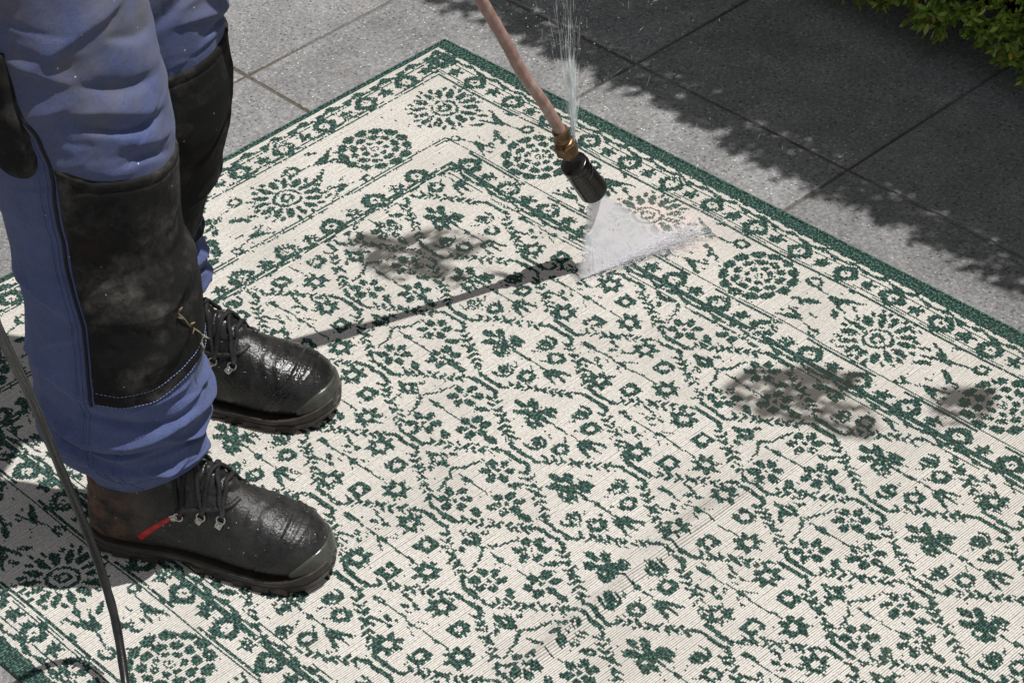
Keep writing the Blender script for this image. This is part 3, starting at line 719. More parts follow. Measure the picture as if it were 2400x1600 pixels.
def boot_sole(side):
    V, F = [], []
    xs = np.concatenate((np.linspace(0, 0.02, 6), np.linspace(0.03, 0.26, 30), np.linspace(0.268, 0.300, 10)))
    n = len(xs); rows = []
    levels = [(0.0, -0.0030), (0.004, -0.0015), (0.009, 0.0000), (0.0102, -0.0012), (0.012, 0.0004), (0.0150, 0.0010), (0.0180, 0.0008), (0.0195, -0.0018)]
    for li, (zl, off) in enumerate(levels):
        ringp = []
        for sgn, seq in ((1, range(n)), (-1, range(n - 2, 0, -1))):
            for i in seq:
                x = xs[i]; hw, cy, _ = outline(x)
                heelb = 0.0
                arch = 0.0085 * math.exp(-((x - 0.118) / 0.020) ** 2) * (1 if li < 2 else 0.35)
                spring = 0.013 * max(0, (x - 0.225) / 0.075) ** 2
                lip = (0.008 * max(0, (x - 0.25) / 0.05)) if li >= 5 else 0
                hl = 0.004 * max(0, (0.02 - x) / 0.02) ** 2
                xx = x + (off * 0.8 if x > 0.28 else (-off * 0.8 if x < 0.012 else 0))
                ringp.append((xx, (cy + sgn * (hw + off)) * side, zl + (arch if li < 3 else arch * 0.3) + spring + lip + hl))
        rows.append(ringp)
    m = len(rows[0])
    for r in rows: V += r
    for i in range(len(rows) - 1):
        for k in range(m):
            k2 = (k + 1) % m; F.append((i * m + k, i * m + k2, (i + 1) * m + k2, (i + 1) * m + k))
    # bottom and top as strips between the two sides
    def cap(base, flip):
        for i in range(n - 1):
            a, b = base + i, base + i + 1
            c = base + (m - i - 1) if i + 1 < n - 1 else base + n - 1; d = base + (m - i) % m
            f = (a, b, c, d)
            f = tuple(dict.fromkeys(f))
            if len(f) >= 3: F.append(f[::-1] if flip else f)
    cap(0, True); cap((len(rows) - 1) * m, False)
    me = mesh_py('sole', V, F); bm = bmesh.new(); bm.from_mesh(me); bmesh.ops.recalc_face_normals(bm, faces=bm.faces)
    # heel block lugs and tread blocks along the edge
    def lug(x, y, lx, ly, z0, z1):
        r = bmesh.ops.create_cube(bm, size=1.0); vs = r['verts']; bmesh.ops.scale(bm, vec=(lx, ly, z1 - z0), verts=vs); bmesh.ops.translate(bm, vec=(x, y * side, (z0 + z1) / 2), verts=vs)
    for x in (0.022, 0.047, 0.083):
        hw, cy, _ = outline(x)
        for s in (-1, 1): lug(x, cy + s * (hw - 0.0078), 0.021, 0.014, -0.001, 0.008)
    for x in (0.152, 0.176, 0.200, 0.224, 0.247):
        hw, cy, _ = outline(x); sp = 0.013 * max(0, (x - 0.225) / 0.075) ** 2
        for s in (-1, 1): lug(x, cy + s * (hw - 0.0078), 0.0195, 0.014, -0.001 + sp, 0.008 + sp)
    bm.to_mesh(me); bm.free(); return me

def strip_on(bvh, pts_dirs, off, width_pts, thick=0.0012):
    """grid of rays -> shell of the given thickness lying on the surface; pts_dirs[i][j]=(origin,direction)"""
    rows = []
    for row in pts_dirs:
        r = []
        for (o, d) in row:
            h, nrm, _, _ = bvh.ray_cast(Vector(o), Vector(d).normalized())
            if h is None: h, nrm, _, _ = bvh.find_nearest(Vector(o))
            if nrm.dot(Vector(d)) < 0 and off[1]: pass
            r.append((h, nrm))
        rows.append(r)
    V, F = [], []; a, b = len(rows), len(rows[0])
    sgn = 1
    for lay in (1, 0):
        for i in range(a):
            for j in range(b):
                h, nrm = rows[i][j]; edge = i in (0, a - 1) or j in (0, b - 1)
                t = (off[0] + (thick if lay else -0.001)) * (1.0 if not (edge and lay) else 0.35)
                V.append(h + nrm * t)
    N = a * b
    for i in range(a - 1):
        for j in range(b - 1):
            q = (i * b + j, i * b + j + 1, (i + 1) * b + j + 1, (i + 1) * b + j)
            F.append(q); F.append(tuple(N + k for k in q[::-1]))
    for i in range(a - 1):
        for j in (0, b - 1): F.append((i * b + j, (i + 1) * b + j, N + (i + 1) * b + j, N + i * b + j))
    for j in range(b - 1):
        for i in (0, a - 1): F.append((i * b + j, N + i * b + j, N + i * b + j + 1, i * b + j + 1))
    me = mesh_py('strip', V, F, True); bm = bmesh.new(); bm.from_mesh(me); bmesh.ops.recalc_face_normals(bm, faces=bm.faces); bm.to_mesh(me); bm.free()
    return me

def ring_mesh(R, r, n=18, m=8, arc=2 * math.pi, flat=1.0):
    pts = [(R * math.cos(arc * k / n), flat * R * math.sin(arc * k / n), 0) for k in range(n + 1)]
    return sweep(pts, r, m)

def build_boot(parent, heel, side, z, lm='leather'):
    """side +1: left foot (inner side towards -y local)"""
    root = bpy.data.objects.new('boot', None)
    upper = boot_upper(side)
    boot = link('boot', upper, M[lm], parent, True)
    boot.scale = (1.0, 0.95, 0.94); boot.location = (heel[0], heel[1], z); boot.rotation_euler = (0, 0, math.radians(-18.25))
    bvh = BVHTree.FromPolygons([v.co.copy() for v in upper.vertices], [tuple(p.vertices) for p in upper.polygons])
    link('sole', boot_sole(side), M['sole'], boot)
    # worn rubber bumper round the toe
    rows = []
    for zz in np.linspace(0.025, 0.060, 9):
        row = []
        for a in np.linspace(-72, 72, 41):
            lim = 1 - (abs(a) / 72) ** 3 * 0.75
            zq = 0.025 + (zz - 0.025) * lim
            row.append(((0.245, 0.006 * side, zq * 0.9), (math.cos(math.radians(a)), math.sin(math.radians(a)), 0.05)))
        rows.append(row)
    link('toe_bumper', strip_on(bvh, rows, (0.0002, 0), None, 0.0016), M['bumper'], boot)
    # red piping on the outer and inner quarter
    for s in (-1, 1):
        pts = [(0.074, 0.036), (0.092, 0.054), (0.112, 0.072), (0.132, 0.087), (0.152, 0.098)]
        rows = []
        for k in range(5):
            f = k / 4 - 0.5; row = []
            for t in np.linspace(0, 1, 26):
                x = float(np.interp(t * 4, range(5), [p[0] for p in pts])); zz = float(np.interp(t * 4, range(5), [p[1] for p in pts]))
                w = 0.0078 * (1 - 0.70 * t)
                row.append(((x - f * w * 0.6, s * 0.10, zz + f * w), (0, -s, 0)))
            rows.append(row)
        link('piping', strip_on(bvh, rows, (0.0003, 0), None, 0.0010), M['red'], boot)
    # tongue: soft padded folds filling the lacing gap
    nx_, ny_ = 60, 26; V, F = [], []
    for i in range(nx_):
        x = 0.194 - 0.088 * i / (nx_ - 1); w = 0.010 + 0.013 * min(1, i / 14)
        for j in range(ny_):
            t = 2 * j / (ny_ - 1) - 1; h_, nrm, _, _ = bvh.ray_cast(Vector((x - 0.004 * t * t, 0.003 * side + w * t, 0.30)), Vector((0, 0, -1)))
            puff = 0.0046 * abs(math.sin((i / nx_) * math.pi * 4.3 + 0.6 * math.sin(t * 2 + i * 0.1))) ** 0.7
            o_ = (0.0012 + puff) * max(0.0, 1 - t ** 4) * min(1, i / 5) - 0.001 * (abs(t) > 0.97); V.append(h_ + nrm * o_)
    F = [(i * ny_ + j, i * ny_ + j + 1, (i + 1) * ny_ + j + 1, (i + 1) * ny_ + j) for i in range(nx_ - 1) for j in range(ny_ - 1)]
    tmesh = mesh_py('tongue', V, F, True); bm = bmesh.new(); bm.from_mesh(tmesh); bmesh.ops.recalc_face_normals(bm, faces=bm.faces)
    if sum(f_.normal.z for f_ in bm.faces) < 0: bmesh.ops.reverse_faces(bm, faces=bm.faces)
    bm.to_mesh(tmesh); bm.free()
    link('tongue', tmesh, M['leather_wet'], boot, True)
    # padded edges of the lacing flaps
    V, F = [], []
    for s in (-1, 1):
        pts = []
        for x, w in ((0.198, 0.012), (0.190, 0.024), (0.172, 0.029), (0.150, 0.029), (0.126, 0.029)):
            h_, nrm, _, _ = bvh.ray_cast(Vector((x, s * w + 0.003 * side, 0.25)), Vector((0, 0, -1)))
            pts.append(h_ + nrm * 0.0005)
        v, f = sweep(catmull(pts, 6), 0.0032, 10); o = len(V); V += v; F += [tuple(i + o for i in q) for q in f]
    link('lacing_flap', mesh_py('lacing_flap', V, F, True), M['leather'], boot)
    tb = bmesh.new(); tb.from_mesh(upper); tb.from_mesh(tmesh); bvh2 = BVHTree.FromBMesh(tb); tb.free()
    # D-ring eyelets
    eye = []
    for k, (x, w, h) in enumerate(((0.181, 0.0345, 0.10), (0.156, 0.0320, 0.12), (0.126, 0.0300, 0.132))):
        for s in (-1, 1):
            h_, nrm, _, _ = bvh.ray_cast(Vector((x, s * w + 0.003 * side, 0.25)), Vector((0, 0, -1)))
            if h_ is None: h_, nrm, _, _ = bvh.find_nearest(Vector((x, s * w, h)))
            inw = Vector((0.25, -s, 0)); inw = (inw - nrm * inw.dot(nrm)).normalized(); sidev = nrm.cross(inw)
            mat = Matrix((inw, sidev, nrm)).transposed().to_4x4(); c = h_ + nrm * 0.0022
            e = link('eyelet', bpy.data.meshes.new('eyelet'), M['steel'], boot)
            bm = bmesh.new()
            r = bmesh.ops.create_cube(bm, size=1.0); bmesh.ops.scale(bm, vec=(0.010, 0.0085, 0.0014), verts=r['verts']); bmesh.ops.translate(bm, vec=(-0.005, 0, -0.001), verts=r['verts'])
            bmesh.ops.bevel(bm, geom=[q for q in bm.edges], offset=0.0006, segments=1, affect='EDGES')
            r = bmesh.ops.create_uvsphere(bm, u_segments=12, v_segments=6, radius=0.0026); bmesh.ops.scale(bm, vec=(1, 1, 0.6), verts=r['verts']); bmesh.ops.translate(bm, vec=(-0.006, 0, 0.0002), verts=r['verts'])
            v, f = ring_mesh(0.0054, 0.0010, 20, 8, flat=0.95); vm = [bm.verts.new((p.x + 0.003, p.y, p.z + 0.0006)) for p in v]
            for q in f: bm.faces.new([vm[i] for i in q])
            bm.to_mesh(e.data); bm.free(); e.data.materials.clear(); e.data.materials.append(M['steel'])
            e.data.polygons.foreach_set('use_smooth', np.ones(len(e.data.polygons), bool))
            e.matrix_local = Matrix.Translation(c) @ mat
            eye.append(c + inw * 0.006 + nrm * 0.002)
    # laces criss-cross between the rings, then up over the tongue
    def arch(a, b, lift):
        a, b = Vector(a), Vector(b); out = [a]
        for k in range(1, 13):
            p = a.lerp(b, k / 13); h_, nrm, _, _ = bvh2.ray_cast(Vector((p.x, p.y, 0.30)), Vector((0, 0, -1)))
            zz = (h_.z if h_ is not None else p.z) + 0.0030 + lift * math.sin(math.pi * k / 13); out.append(Vector((p.x + 0.0008 * math.sin(k * 2.1), p.y, zz)))
        return catmull(out + [b], 3)
    def atop(x, y):
        h_, nrm, _, _ = bvh2.ray_cast(Vector((x, y, 0.30)), Vector((0, 0, -1))); return h_ + Vector((0, 0, 0.002))
    top = [atop(0.108, -0.022), atop(0.108, 0.022)]
    V, F = [], []
    for a, b, l_ in ((eye[0], eye[3], 0.001), (eye[1], eye[2], 0.004), (eye[2], eye[5], 0.001), (eye[3], eye[4], 0.004), (eye[4], top[1], 0.001), (eye[5], top[0], 0.004), (eye[0], eye[1], 0.0)):
        v, f = sweep(arch(a, b, l_), 0.0029, 10); o = len(V); V += v; F += [tuple(i + o for i in q) for q in f]
    # knot with two loops
    k0 = atop(0.118, 0.0) + Vector((0.002, 0, 0.004))
    for s in (-1, 1):
        pts = [k0, k0 + Vector((0.012, s * 0.016, 0.006)), k0 + Vector((0.020, s * 0.030, -0.004)), k0 + Vector((0.026, s * 0.022, -0.014)), k0 + Vector((0.016, s * 0.008, -0.006)), k0]
        v, f = sweep(catmull(pts, 7), 0.0022, 8); o = len(V); V += v; F += [tuple(i + o for i in q) for q in f]
    link('lace', mesh_py('lace', V, F, True), M['lace'], boot)
    co_ = [v.co for v in upper.vertices]; no_ = [v.normal for v in upper.vertices]; V, F = [], []; rb = random.Random(31 + side)
    for _ in range(190):
        k = rb.randrange(len(co_)); p, nr = co_[k], no_[k]
        if nr.z < 0.0 or (p.x < 0.16 and rb.random() < 0.6): continue
        r_ = rb.choice((0.0006, 0.0007, 0.0009, 0.0012)); X = nr.orthogonal().normalized(); Y = nr.cross(X); o = len(V)
        for lv, (rr0, hh) in enumerate(((1.0, 0.0), (0.92, 0.45), (0.55, 0.85))):
            for q in range(8): V.append(p + (X * math.cos(q * math.pi / 4) + Y * math.sin(q * math.pi / 4)) * r_ * rr0 + nr * r_ * hh)
        V.append(p + nr * r_)
        for lv in range(2):
            for q in range(8): F.append((o + lv * 8 + q, o + lv * 8 + (q + 1) % 8, o + lv * 8 + 8 + (q + 1) % 8, o + lv * 8 + 8 + q))
        for q in range(8): F.append((o + 16 + q, o + 16 + (q + 1) % 8, o + 24))
    wb = link('water_beads', mesh_py('water_beads', V, F, True), M['bead'], boot); wb['kind'] = 'stuff'
    bpy.data.objects.remove(root)
    return boot

# body: one continuous mesh inside the clothes (feet, shanks, thighs, hips)
AN = HEEL_N + 0.080 * HD + 0.030 * LD * 0 ; AF = HEEL_F + 0.080 * HD
prof_n = dict(  # silhouette of the near leg in its vertical plane: height, back, front
    zL=[0.119, 0.132, 0.145, 0.162, 0.178, 0.214, 0.253, 0.277, 0.304, 0.345, 0.374, 0.403, 0.444, 0.482, 0.504, 0.58, 0.66, 0.74, 0.86, 1.0],
    L=[-0.066, -0.074, -0.094, -0.109, -0.114, -0.110, -0.104, -0.105, -0.104, -0.098, -0.095, -0.097, -0.098, -0.098, -0.103, -0.112, -0.121, -0.126, -0.132, -0.135],
    zR=[0.115, 0.147, 0.178, 0.209, 0.256, 0.287, 0.327, 0.347, 0.382, 0.410, 0.435, 0.459, 0.500, 0.527, 0.564, 0.599, 0.616, 0.650, 0.683, 0.732, 0.86, 1.0],
    R=[0.074, 0.076, 0.077, 0.083, 0.086, 0.088, 0.092, 0.092, 0.093, 0.088, 0.079, 0.081, 0.087, 0.091, 0.095, 0.094, 0.094, 0.088, 0.087, 0.081, 0.078, 0.076])
prof_f = dict(zL=[0.09, 0.13, 0.2, 0.3, 0.4, 0.5, 0.6, 0.72, 1.0], L=[-0.080, -0.115, -0.115, -0.105, -0.085, -0.075, -0.080, -0.09, -0.11],
    zR=[0.095, 0.105, 0.122, 0.157, 0.179, 0.195, 0.225, 0.253, 0.301, 0.330, 0.366, 0.417, 0.467, 0.508, 0.542, 0.579, 0.70, 0.86, 1.0],
    R=[0.066, 0.067, 0.052, 0.052, 0.066, 0.070, 0.062, 0.065, 0.082, 0.097, 0.109, 0.121, 0.129, 0.131, 0.135, 0.136, 0.133, 0.127, 0.121])
def leg_surface(A, pr, theta, z, shrink=0.0):
    """point on the trouser leg; theta 0 = front, +90 = the wearer's left"""
    L = np.interp(z, pr['zL'], pr['L']); R = np.interp(z, pr['zR'], pr['R']); c = (L + R) / 2; a = (R - L) / 2 - shrink
    b = a * np.interp(z, [0.11, 0.22, 0.45, 0.7, 1.0], [0.70, 0.80, 0.84, 0.92, 1.0])
    ct, st = np.cos(theta), np.sin(theta)
    e = 2 / 2.15; X = c + a * np.sign(ct) * np.abs(ct) ** e; Y = b * np.sign(st) * np.abs(st) ** e
    return A[0] + HD[0] * X + LD[0] * Y, A[1] + HD[1] * X + LD[1] * Y

FOLDS_N = [ # theta deg, height, slope (dz per rad), half length (rad), width m, amplitude m
    (-20, .198, .008, 1.0, .0085, .0100), (-55, .213, -.010, .65, .0065, -.0085), (-18, .175, -.012, .36, .0045, .0075), (-15, .131, -.022, .75, .0055, .0085),
    (-62, .142, .000, .62, .0055, .0075), (-20, .155, -.015, .70, .0055, -.0060), (-100, .190, -.040, .60, .0100, .0080), (-102, .158, -.030, .5, .0070, .0065),
    (0, .226, .020, .60, .0065, .0060), (32, .165, .0, .80, .0060, .0070), (62, .20, .0, .80, .0070, .0070), (-75, .172, .01, .35, .0045, -.0060), (-38, .240, .03, .4, .0060, .0045),
    (-122, .330, .04, .5, .012, .006), (-128, .40, -.03, .5, .012, .005), (-115, .265, -.05, .5, .010, .006),
    (-30, .613, -.025, .50, .0085, -.0095), (-32, .631, -.025, .60, .0115, .0065), (-30, .662, -.040, .50, .0115, -.0085), (-46, .725, .030, .60, .0130, .0085), (-20, .564, -.020, .36, .0065, -.0065),
    (-85, .640, .030, .50, .0150, .0060), (-62, .690, -.03, .5, .0120, .0050), (-5, .70, -.03, .4, .0100, -.0060), (-12, .585, -.02, .4, .008, .0050),
    (-50, .44, .02, .7, .022, -.004), (-10, .40, .03, .6, .014, .005), (5, .375, .02, .5, .010, -.006), (-30, .33, .05, .6, .016, .004)]
for _k in range(20):
    FOLDS_N.append((random.uniform(-140, 40), random.uniform(0.122, 0.255), random.uniform(-0.03, 0.02), random.uniform(0.22, 0.55), random.uniform(0.0042, 0.0065), random.uniform(0.0010, 0.0022) * random.choice((1, -1))))
for _k in range(20):
    FOLDS_N.append((random.uniform(-110, 20), random.uniform(0.54, 0.76), random.uniform(-0.04, 0.04), random.uniform(0.2, 0.5), random.uniform(0.006, 0.011), random.uniform(0.0012, 0.0026) * random.choice((1, -1))))
FOLDS_F = [(-20, .190, .005, 1.0, .008, .010), (0, .172, -.01, .6, .005, -.008), (10, .150, -.01, .8, .0055, .0085), (-30, .208, -.01, .6, .007, -.008), (20, .225, .01, .6, .007, .006),
    (-20, 0.60, 0.03, 0.7, 0.011, -0.008), (0, 0.56, -0.02, 0.6, 0.009, 0.007), (-40, 0.65, 0.03, 0.7, 0.012, 0.007), (10, 0.64, -0.03, 0.5, 0.010, -0.007), (5, 0.535, -.02, .4, .007, -.006), (-10, 0.40, 0.03, 0.5, 0.014, -0.005), (0, 0.33, 0.03, 0.5, 0.014, 0.005)]
for _k in range(16): FOLDS_F.append((random.uniform(-90, 40), random.choice((random.uniform(.12, .23), random.uniform(.53, .75))), random.uniform(-.03, .03), random.uniform(.2, .5), random.uniform(.0045, .008), random.uniform(.001, .0024) * random.choice((1, -1))))
def fold_disp(theta, z, folds, seed):
    d = 0.0018 * (fbm(theta * 2.2 + 7, z * 14, seed) - 0.5) * 2 + 0.0010 * (fbm(theta * 6, z * 34, seed + 5, 3) - 0.5) * 2
    low = np.clip((0.26 - z) / 0.12, 0, 1)
    d = d + low * 0.0026 * (fbm(theta * 2.6 + z * 14, z * 42, seed + 9) - 0.5) * 2
    for (t0, z0, sl, hl, w, a) in folds:
        z0 = z0 + (0.024 if z0 < 0.27 else 0)
        dt = (theta - math.radians(t0) + math.pi) % (2 * math.pi) - math.pi
        zz = z - z0 - sl * dt + 0.006 * np.sin(dt * 4 + t0)
        q = zz / (w * (1 + 0.35 * np.sin(dt * 3 + z0 * 90))); a = a * (1.0 if z0 < 0.27 else 0.8)
        # a crisp edge above, soft fall below
        d = d + a * np.exp(-np.abs(np.where(q > 0, q * 0.80, q * 1.9)) ** 1.7) * np.exp(-(dt / hl) ** 4)
    hz = z - hem_z(theta); d = d * (0.35 + 0.65 * np.clip(hz / 0.016, 0, 1)) - 0.0013 * np.exp(-((hz - 0.017) / 0.0014) ** 2) - 0.0008 * np.exp(-((hz - 0.0035) / 0.0012) ** 2)
    return d
def leg_points(A, pr, folds, seed, th, z, off=0.0):
    x, y = leg_surface(A, pr, th, z); d = fold_disp(th, z, folds, seed) + off
    nx = np.cos(th) * HD[0] + np.sin(th) * LD[0]; ny = np.cos(th) * HD[1] + np.sin(th) * LD[1]
    return x + nx * d, y + ny * d
def hem_z(th): return 0.122 + 0.024 * np.cos(th) * (np.cos(th) > 0) + 0.006 * np.cos(th) * (np.cos(th) < 0) - 0.0025 * np.sin(3 * th + 0.6)
def trouser_leg(A, pr, folds, seed, nt=260, nz=460, ztop=0.96):
    th = np.linspace(-math.pi, math.pi, nt, endpoint=False); s = np.linspace(0, 1, nz)
    TH, SS = np.meshgrid(th, s); SS = 0.45 * SS + 0.55 * SS ** 1.9; Z = hem_z(TH) + (ztop - hem_z(TH)) * SS
    x, y = leg_points(A, pr, folds, seed, TH, Z)
    rows = [np.stack([x[i], y[i], Z[i]], -1) for i in range(nz)]
    inner = []
    for k, (dz, o_) in enumerate(((0.0, -0.0016), (0.012, -0.004), (0.04, -0.008))):
        zz = hem_z(th) + dz; xi, yi = leg_points(A, pr, folds, seed, th, zz, o_); inner.append(np.stack([xi, yi, zz], -1))
    allr = inner[::-1] + rows; V = np.concatenate(allr); n = len(allr)
    idx = np.arange(n * nt).reshape(n, nt); F = np.stack([idx[:-1], np.roll(idx[:-1], -1, 1), np.roll(idx[1:], -1, 1), idx[1:]], -1).reshape(-1, 4)
    soil = np.clip((V[:, 2] - 0.50) / 0.15, 0.08, 1.0) * 0.80
    return V, F, soil

person_anchor = (float((AN[0] + AF[0]) / 2), float((AN[1] + AF[1]) / 2), 0.0)
def body_mesh():
    V, F = [], []
    for A, pr in ((AN, prof_n), (AF, prof_f)):
        secs = []
        for z in np.linspace(0.07, 0.93, 26):
            sec = []
            for k in range(24):
                x, y = leg_surface(A, pr, 2 * math.pi * k / 24, z, 0.030 if z > 0.2 else 0.036); sec.append((x, y, z))
            secs.append(sec)
        v, f = loft(secs); o = len(V); V += v; F += [tuple(i + o for i in q) for q in f]
        secs = []
        for t in np.linspace(0, 1, 8):       # the foot inside the boot
            p = A + HD * (-0.045 + 0.215 * t); hgt = 0.075 - 0.035 * t
            secs.append([(p[0] + LD[0] * 0.024 * math.cos(a), p[1] + LD[1] * 0.024 * math.cos(a), 0.035 + hgt / 2 + hgt / 2 * math.sin(a) * 0.9) for a in [2 * math.pi * k / 16 for k in range(16)]])
        v, f = loft(secs); o = len(V); V += v; F += [tuple(i + o for i in q) for q in f]
    c = (AN + AF) / 2; secs = []
    for z in (0.84, 0.88, 0.93, 0.97):
        secs.append([(c[0] + HD[0] * (0.095 * math.cos(a) - 0.03) + LD[0] * 0.165 * math.sin(a), c[1] + HD[1] * (0.095 * math.cos(a) - 0.03) + LD[1] * 0.165 * math.sin(a), z) for a in [2 * math.pi * k / 24 for k in range(24)]])
    v, f = loft(secs); o = len(V); V += v; F += [tuple(i + o for i in q) for q in f]
    return remesh(V, F, 0.009, 4)
person = link('person', body_mesh(), M['skin'], None, True)
tag(person, 'person in blue work trousers with black knee patches and muddy black lace-up boots', 'person')
boot_n = build_boot(person, HEEL_N, -1, FOOT_Z); boot_f = build_boot(person, HEEL_F, 1, FOOT_Z, 'leather_wet')
V1, F1, s1 = trouser_leg(AN, prof_n, FOLDS_N, 5); V2, F2, s2 = trouser_leg(AF, prof_f, FOLDS_F, 61)
c = (AN + AF) / 2; hs = []
for z in (0.80, 0.86, 0.92, 0.97, 1.0):
    hs.append(np.array([(c[0] + HD[0] * (0.118 * math.cos(a) - 0.03) + LD[0] * (0.20 + 0.02 * (z < 0.9)) * math.sin(a), c[1] + HD[1] * (0.118 * math.cos(a) - 0.03) + LD[1] * (0.20 + 0.02 * (z < 0.9)) * math.sin(a), z) for a in np.linspace(0, 2 * math.pi, 64, endpoint=False)]))
HV = np.concatenate(hs); ix = np.arange(5 * 64).reshape(5, 64); HF = np.stack([ix[:-1], np.roll(ix[:-1], -1, 1), np.roll(ix[1:], -1, 1), ix[1:]], -1).reshape(-1, 4)
TV = np.concatenate([V1, V2, HV]); TF = np.concatenate([F1, F2 + len(V1), HF + len(V1) + len(V2)])
tm = mesh_np('trousers', TV, TF, smooth=True)
at = tm.attributes.new('soil', 'FLOAT', 'POINT'); at.data.foreach_set('value', np.concatenate([s1, s2, np.full(len(HV), 0.5)]).astype(np.float32))
trousers = link('trousers', tm, M['denim'], person)

def knee_patch(A, pr, folds, seed, t0, t1, zlow, ztop, parent, nt=150, nz=150):
    tt = np.linspace(math.radians(t0), math.radians(t1), nt); s = np.linspace(0, 1, nz)
    TH, SS = np.meshgrid(tt, s); TH = TH + (tt[-1] - TH) / (tt[-1] - tt[0]) * math.radians(6.5) * SS ** 3; ZL = np.interp(np.degrees(TH), zlow[0], zlow[1]); ZT = np.interp(np.degrees(TH), ztop[0], ztop[1]); Z = ZL + (ZT - ZL) * SS
    side = np.minimum(np.minimum(SS * 0.28, (1 - SS) * 0.28), np.minimum(np.arange(nt), nt - 1 - np.arange(nt))[None, :] / nt * 0.30)
    off = 0.0030 * np.clip(side / 0.004, 0, 1) ** 0.5 + 0.0006
    # bellows: the cloth bags out over the knee and dents above the hem
    off = off + 0.0035 * np.exp(-((Z - 0.43) / 0.06) ** 2) * np.clip(side / 0.05, 0, 1) + 0.0022 * (fbm(TH * 4, Z * 24, seed + 3) - 0.5) * np.clip(side / 0.02, 0, 1)
    off = off - 0.0012 * np.exp(-((SS * (ZT - ZL) - 0.019) / 0.0016) ** 2) - 0.0012 * np.exp(-(((1 - SS) * (ZT - ZL) - 0.012) / 0.0016) ** 2)
    x, y = leg_points(A, pr, folds, seed, TH, Z, off)
    outer = np.stack([x, y, Z], -1).reshape(-1, 3); xi, yi = leg_points(A, pr, folds, seed, TH, Z, -0.001); inner = np.stack([xi, yi, Z], -1).reshape(-1, 3)
    N = nt * nz; ix = np.arange(N).reshape(nz, nt); q = np.stack([ix[:-1, :-1], ix[:-1, 1:], ix[1:, 1:], ix[1:, :-1]], -1).reshape(-1, 4)
    bd = np.concatenate([ix[0], ix[1:, -1], ix[-1, -2::-1], ix[-2:0:-1, 0]]); b2 = np.roll(bd, -1)
    wall = np.stack([bd + N, b2 + N, b2, bd], -1)
    me = mesh_np('knee_patch', np.concatenate([outer, inner]), np.concatenate([q, q[:, ::-1] + N, wall]), smooth=True)
    o = link('knee_patch', me, M['patch'], parent)
    # rows of stitches
    SV, SF = [], []
    def stitch(th, z, th2, z2):
        p = []
        for t_, z_ in ((th, z), (th2, z2)):
            x_, y_ = leg_points(A, pr, folds, seed, np.array([t_]), np.array([z_]), 0.0036 + 0.0022 * (fbm(np.array([t_]) * 4, np.array([z_]) * 24, seed + 3)[0] - 0.5)); p.append(Vector((x_[0], y_[0], z_)))
        d = (p[1] - p[0]); p = [p[0] - d * 0.02, (p[0] + p[1]) / 2, p[1]]
        v, f = sweep(p, 0.00042, 5); o_ = len(SV); SV.extend(v); SF.extend([tuple(i + o_ for i in ff) for ff in f])
    for a_, base, sg in (((0.019,), 'low', 1), ((0.003,), 'low', 1)):
        n = 74
        for k in range(n):
            ta = math.radians(t0 + 2 + (t1 - t0 - 4) * k / n); tb = math.radians(t0 + 2 + (t1 - t0 - 4) * (k + 0.62) / n)
            arr = zlow if base == 'low' else ztop
            za = float(np.interp(math.degrees(ta), *arr)) + sg * a_[0]; zb = float(np.interp(math.degrees(tb), *arr)) + sg * a_[0]; stitch(ta, za, tb, zb)
    st = link('stitching', mesh_py('stitching', SV, SF), M['thread'], trousers); st['kind'] = 'stuff'
    return o
ZLOW_N = ([-91, -86, -71, -46, -16, 29, 70, 115], [0.272, 0.270, 0.264, 0.268, 0.283, 0.298, 0.30, 0.30]); ZTOP_N = ([-91, -78, -61, -16, 29, 119], [0.592, 0.582, 0.565, 0.548, 0.536, 0.55])
ZLOW_F = ([-91, -46, -16, 29, 80, 120], [0.23, 0.235, 0.24, 0.245, 0.25, 0.25]); ZTOP_F = ([-91, -51, 0, 29, 120], [0.505, 0.515, 0.52, 0.522, 0.52])
knee_patch(AN, prof_n, FOLDS_N, 5, -86, 104, ZLOW_N, ZTOP_N, trousers)
knee_patch(AF, prof_f, FOLDS_F, 61, -84, 110, ZLOW_F, ZTOP_F, trousers)
SEAM = lambda z: float(np.interp(z, [.1, .2, .45, .535, .585, .64, .70, .93], [-80, -88.5, -88, -85, -81, -85, -93, -115]))
# outer side seam of the near leg: double felled seam with a dark cord on the thigh
def seam_line(theta_fn, z0, z1, off, r, name, mat, n=120):
    pts = []
    for k in range(n + 1):
        z = z0 + (z1 - z0) * k / n; t = math.radians(theta_fn(z)); x, y = leg_points(AN, prof_n, FOLDS_N, 5, np.array([t]), np.array([z]), off); pts.append((x[0], y[0], z))
    v, f = sweep(pts, r, 8); return link(name, mesh_py(name, v, f, True), mat, trousers)
seam_line(lambda z: SEAM(z), 0.268, 0.93, 0.0004, 0.0020, 'side_seam', M['seam'])
seam_line(lambda z: SEAM(z) - 4.0, 0.14, 0.93, 0.0000, 0.0016, 'side_seam', M['denim'])
seam_line(lambda z: SEAM(z) - 7.5, 0.14, 0.93, -0.0002, 0.0014, 'side_seam', M['denim'])
seam_line(lambda z: -70 + 10 * math.sin(z * 30), 0.128, 0.215, -0.0003, 0.0015, 'side_seam', M['denim'])
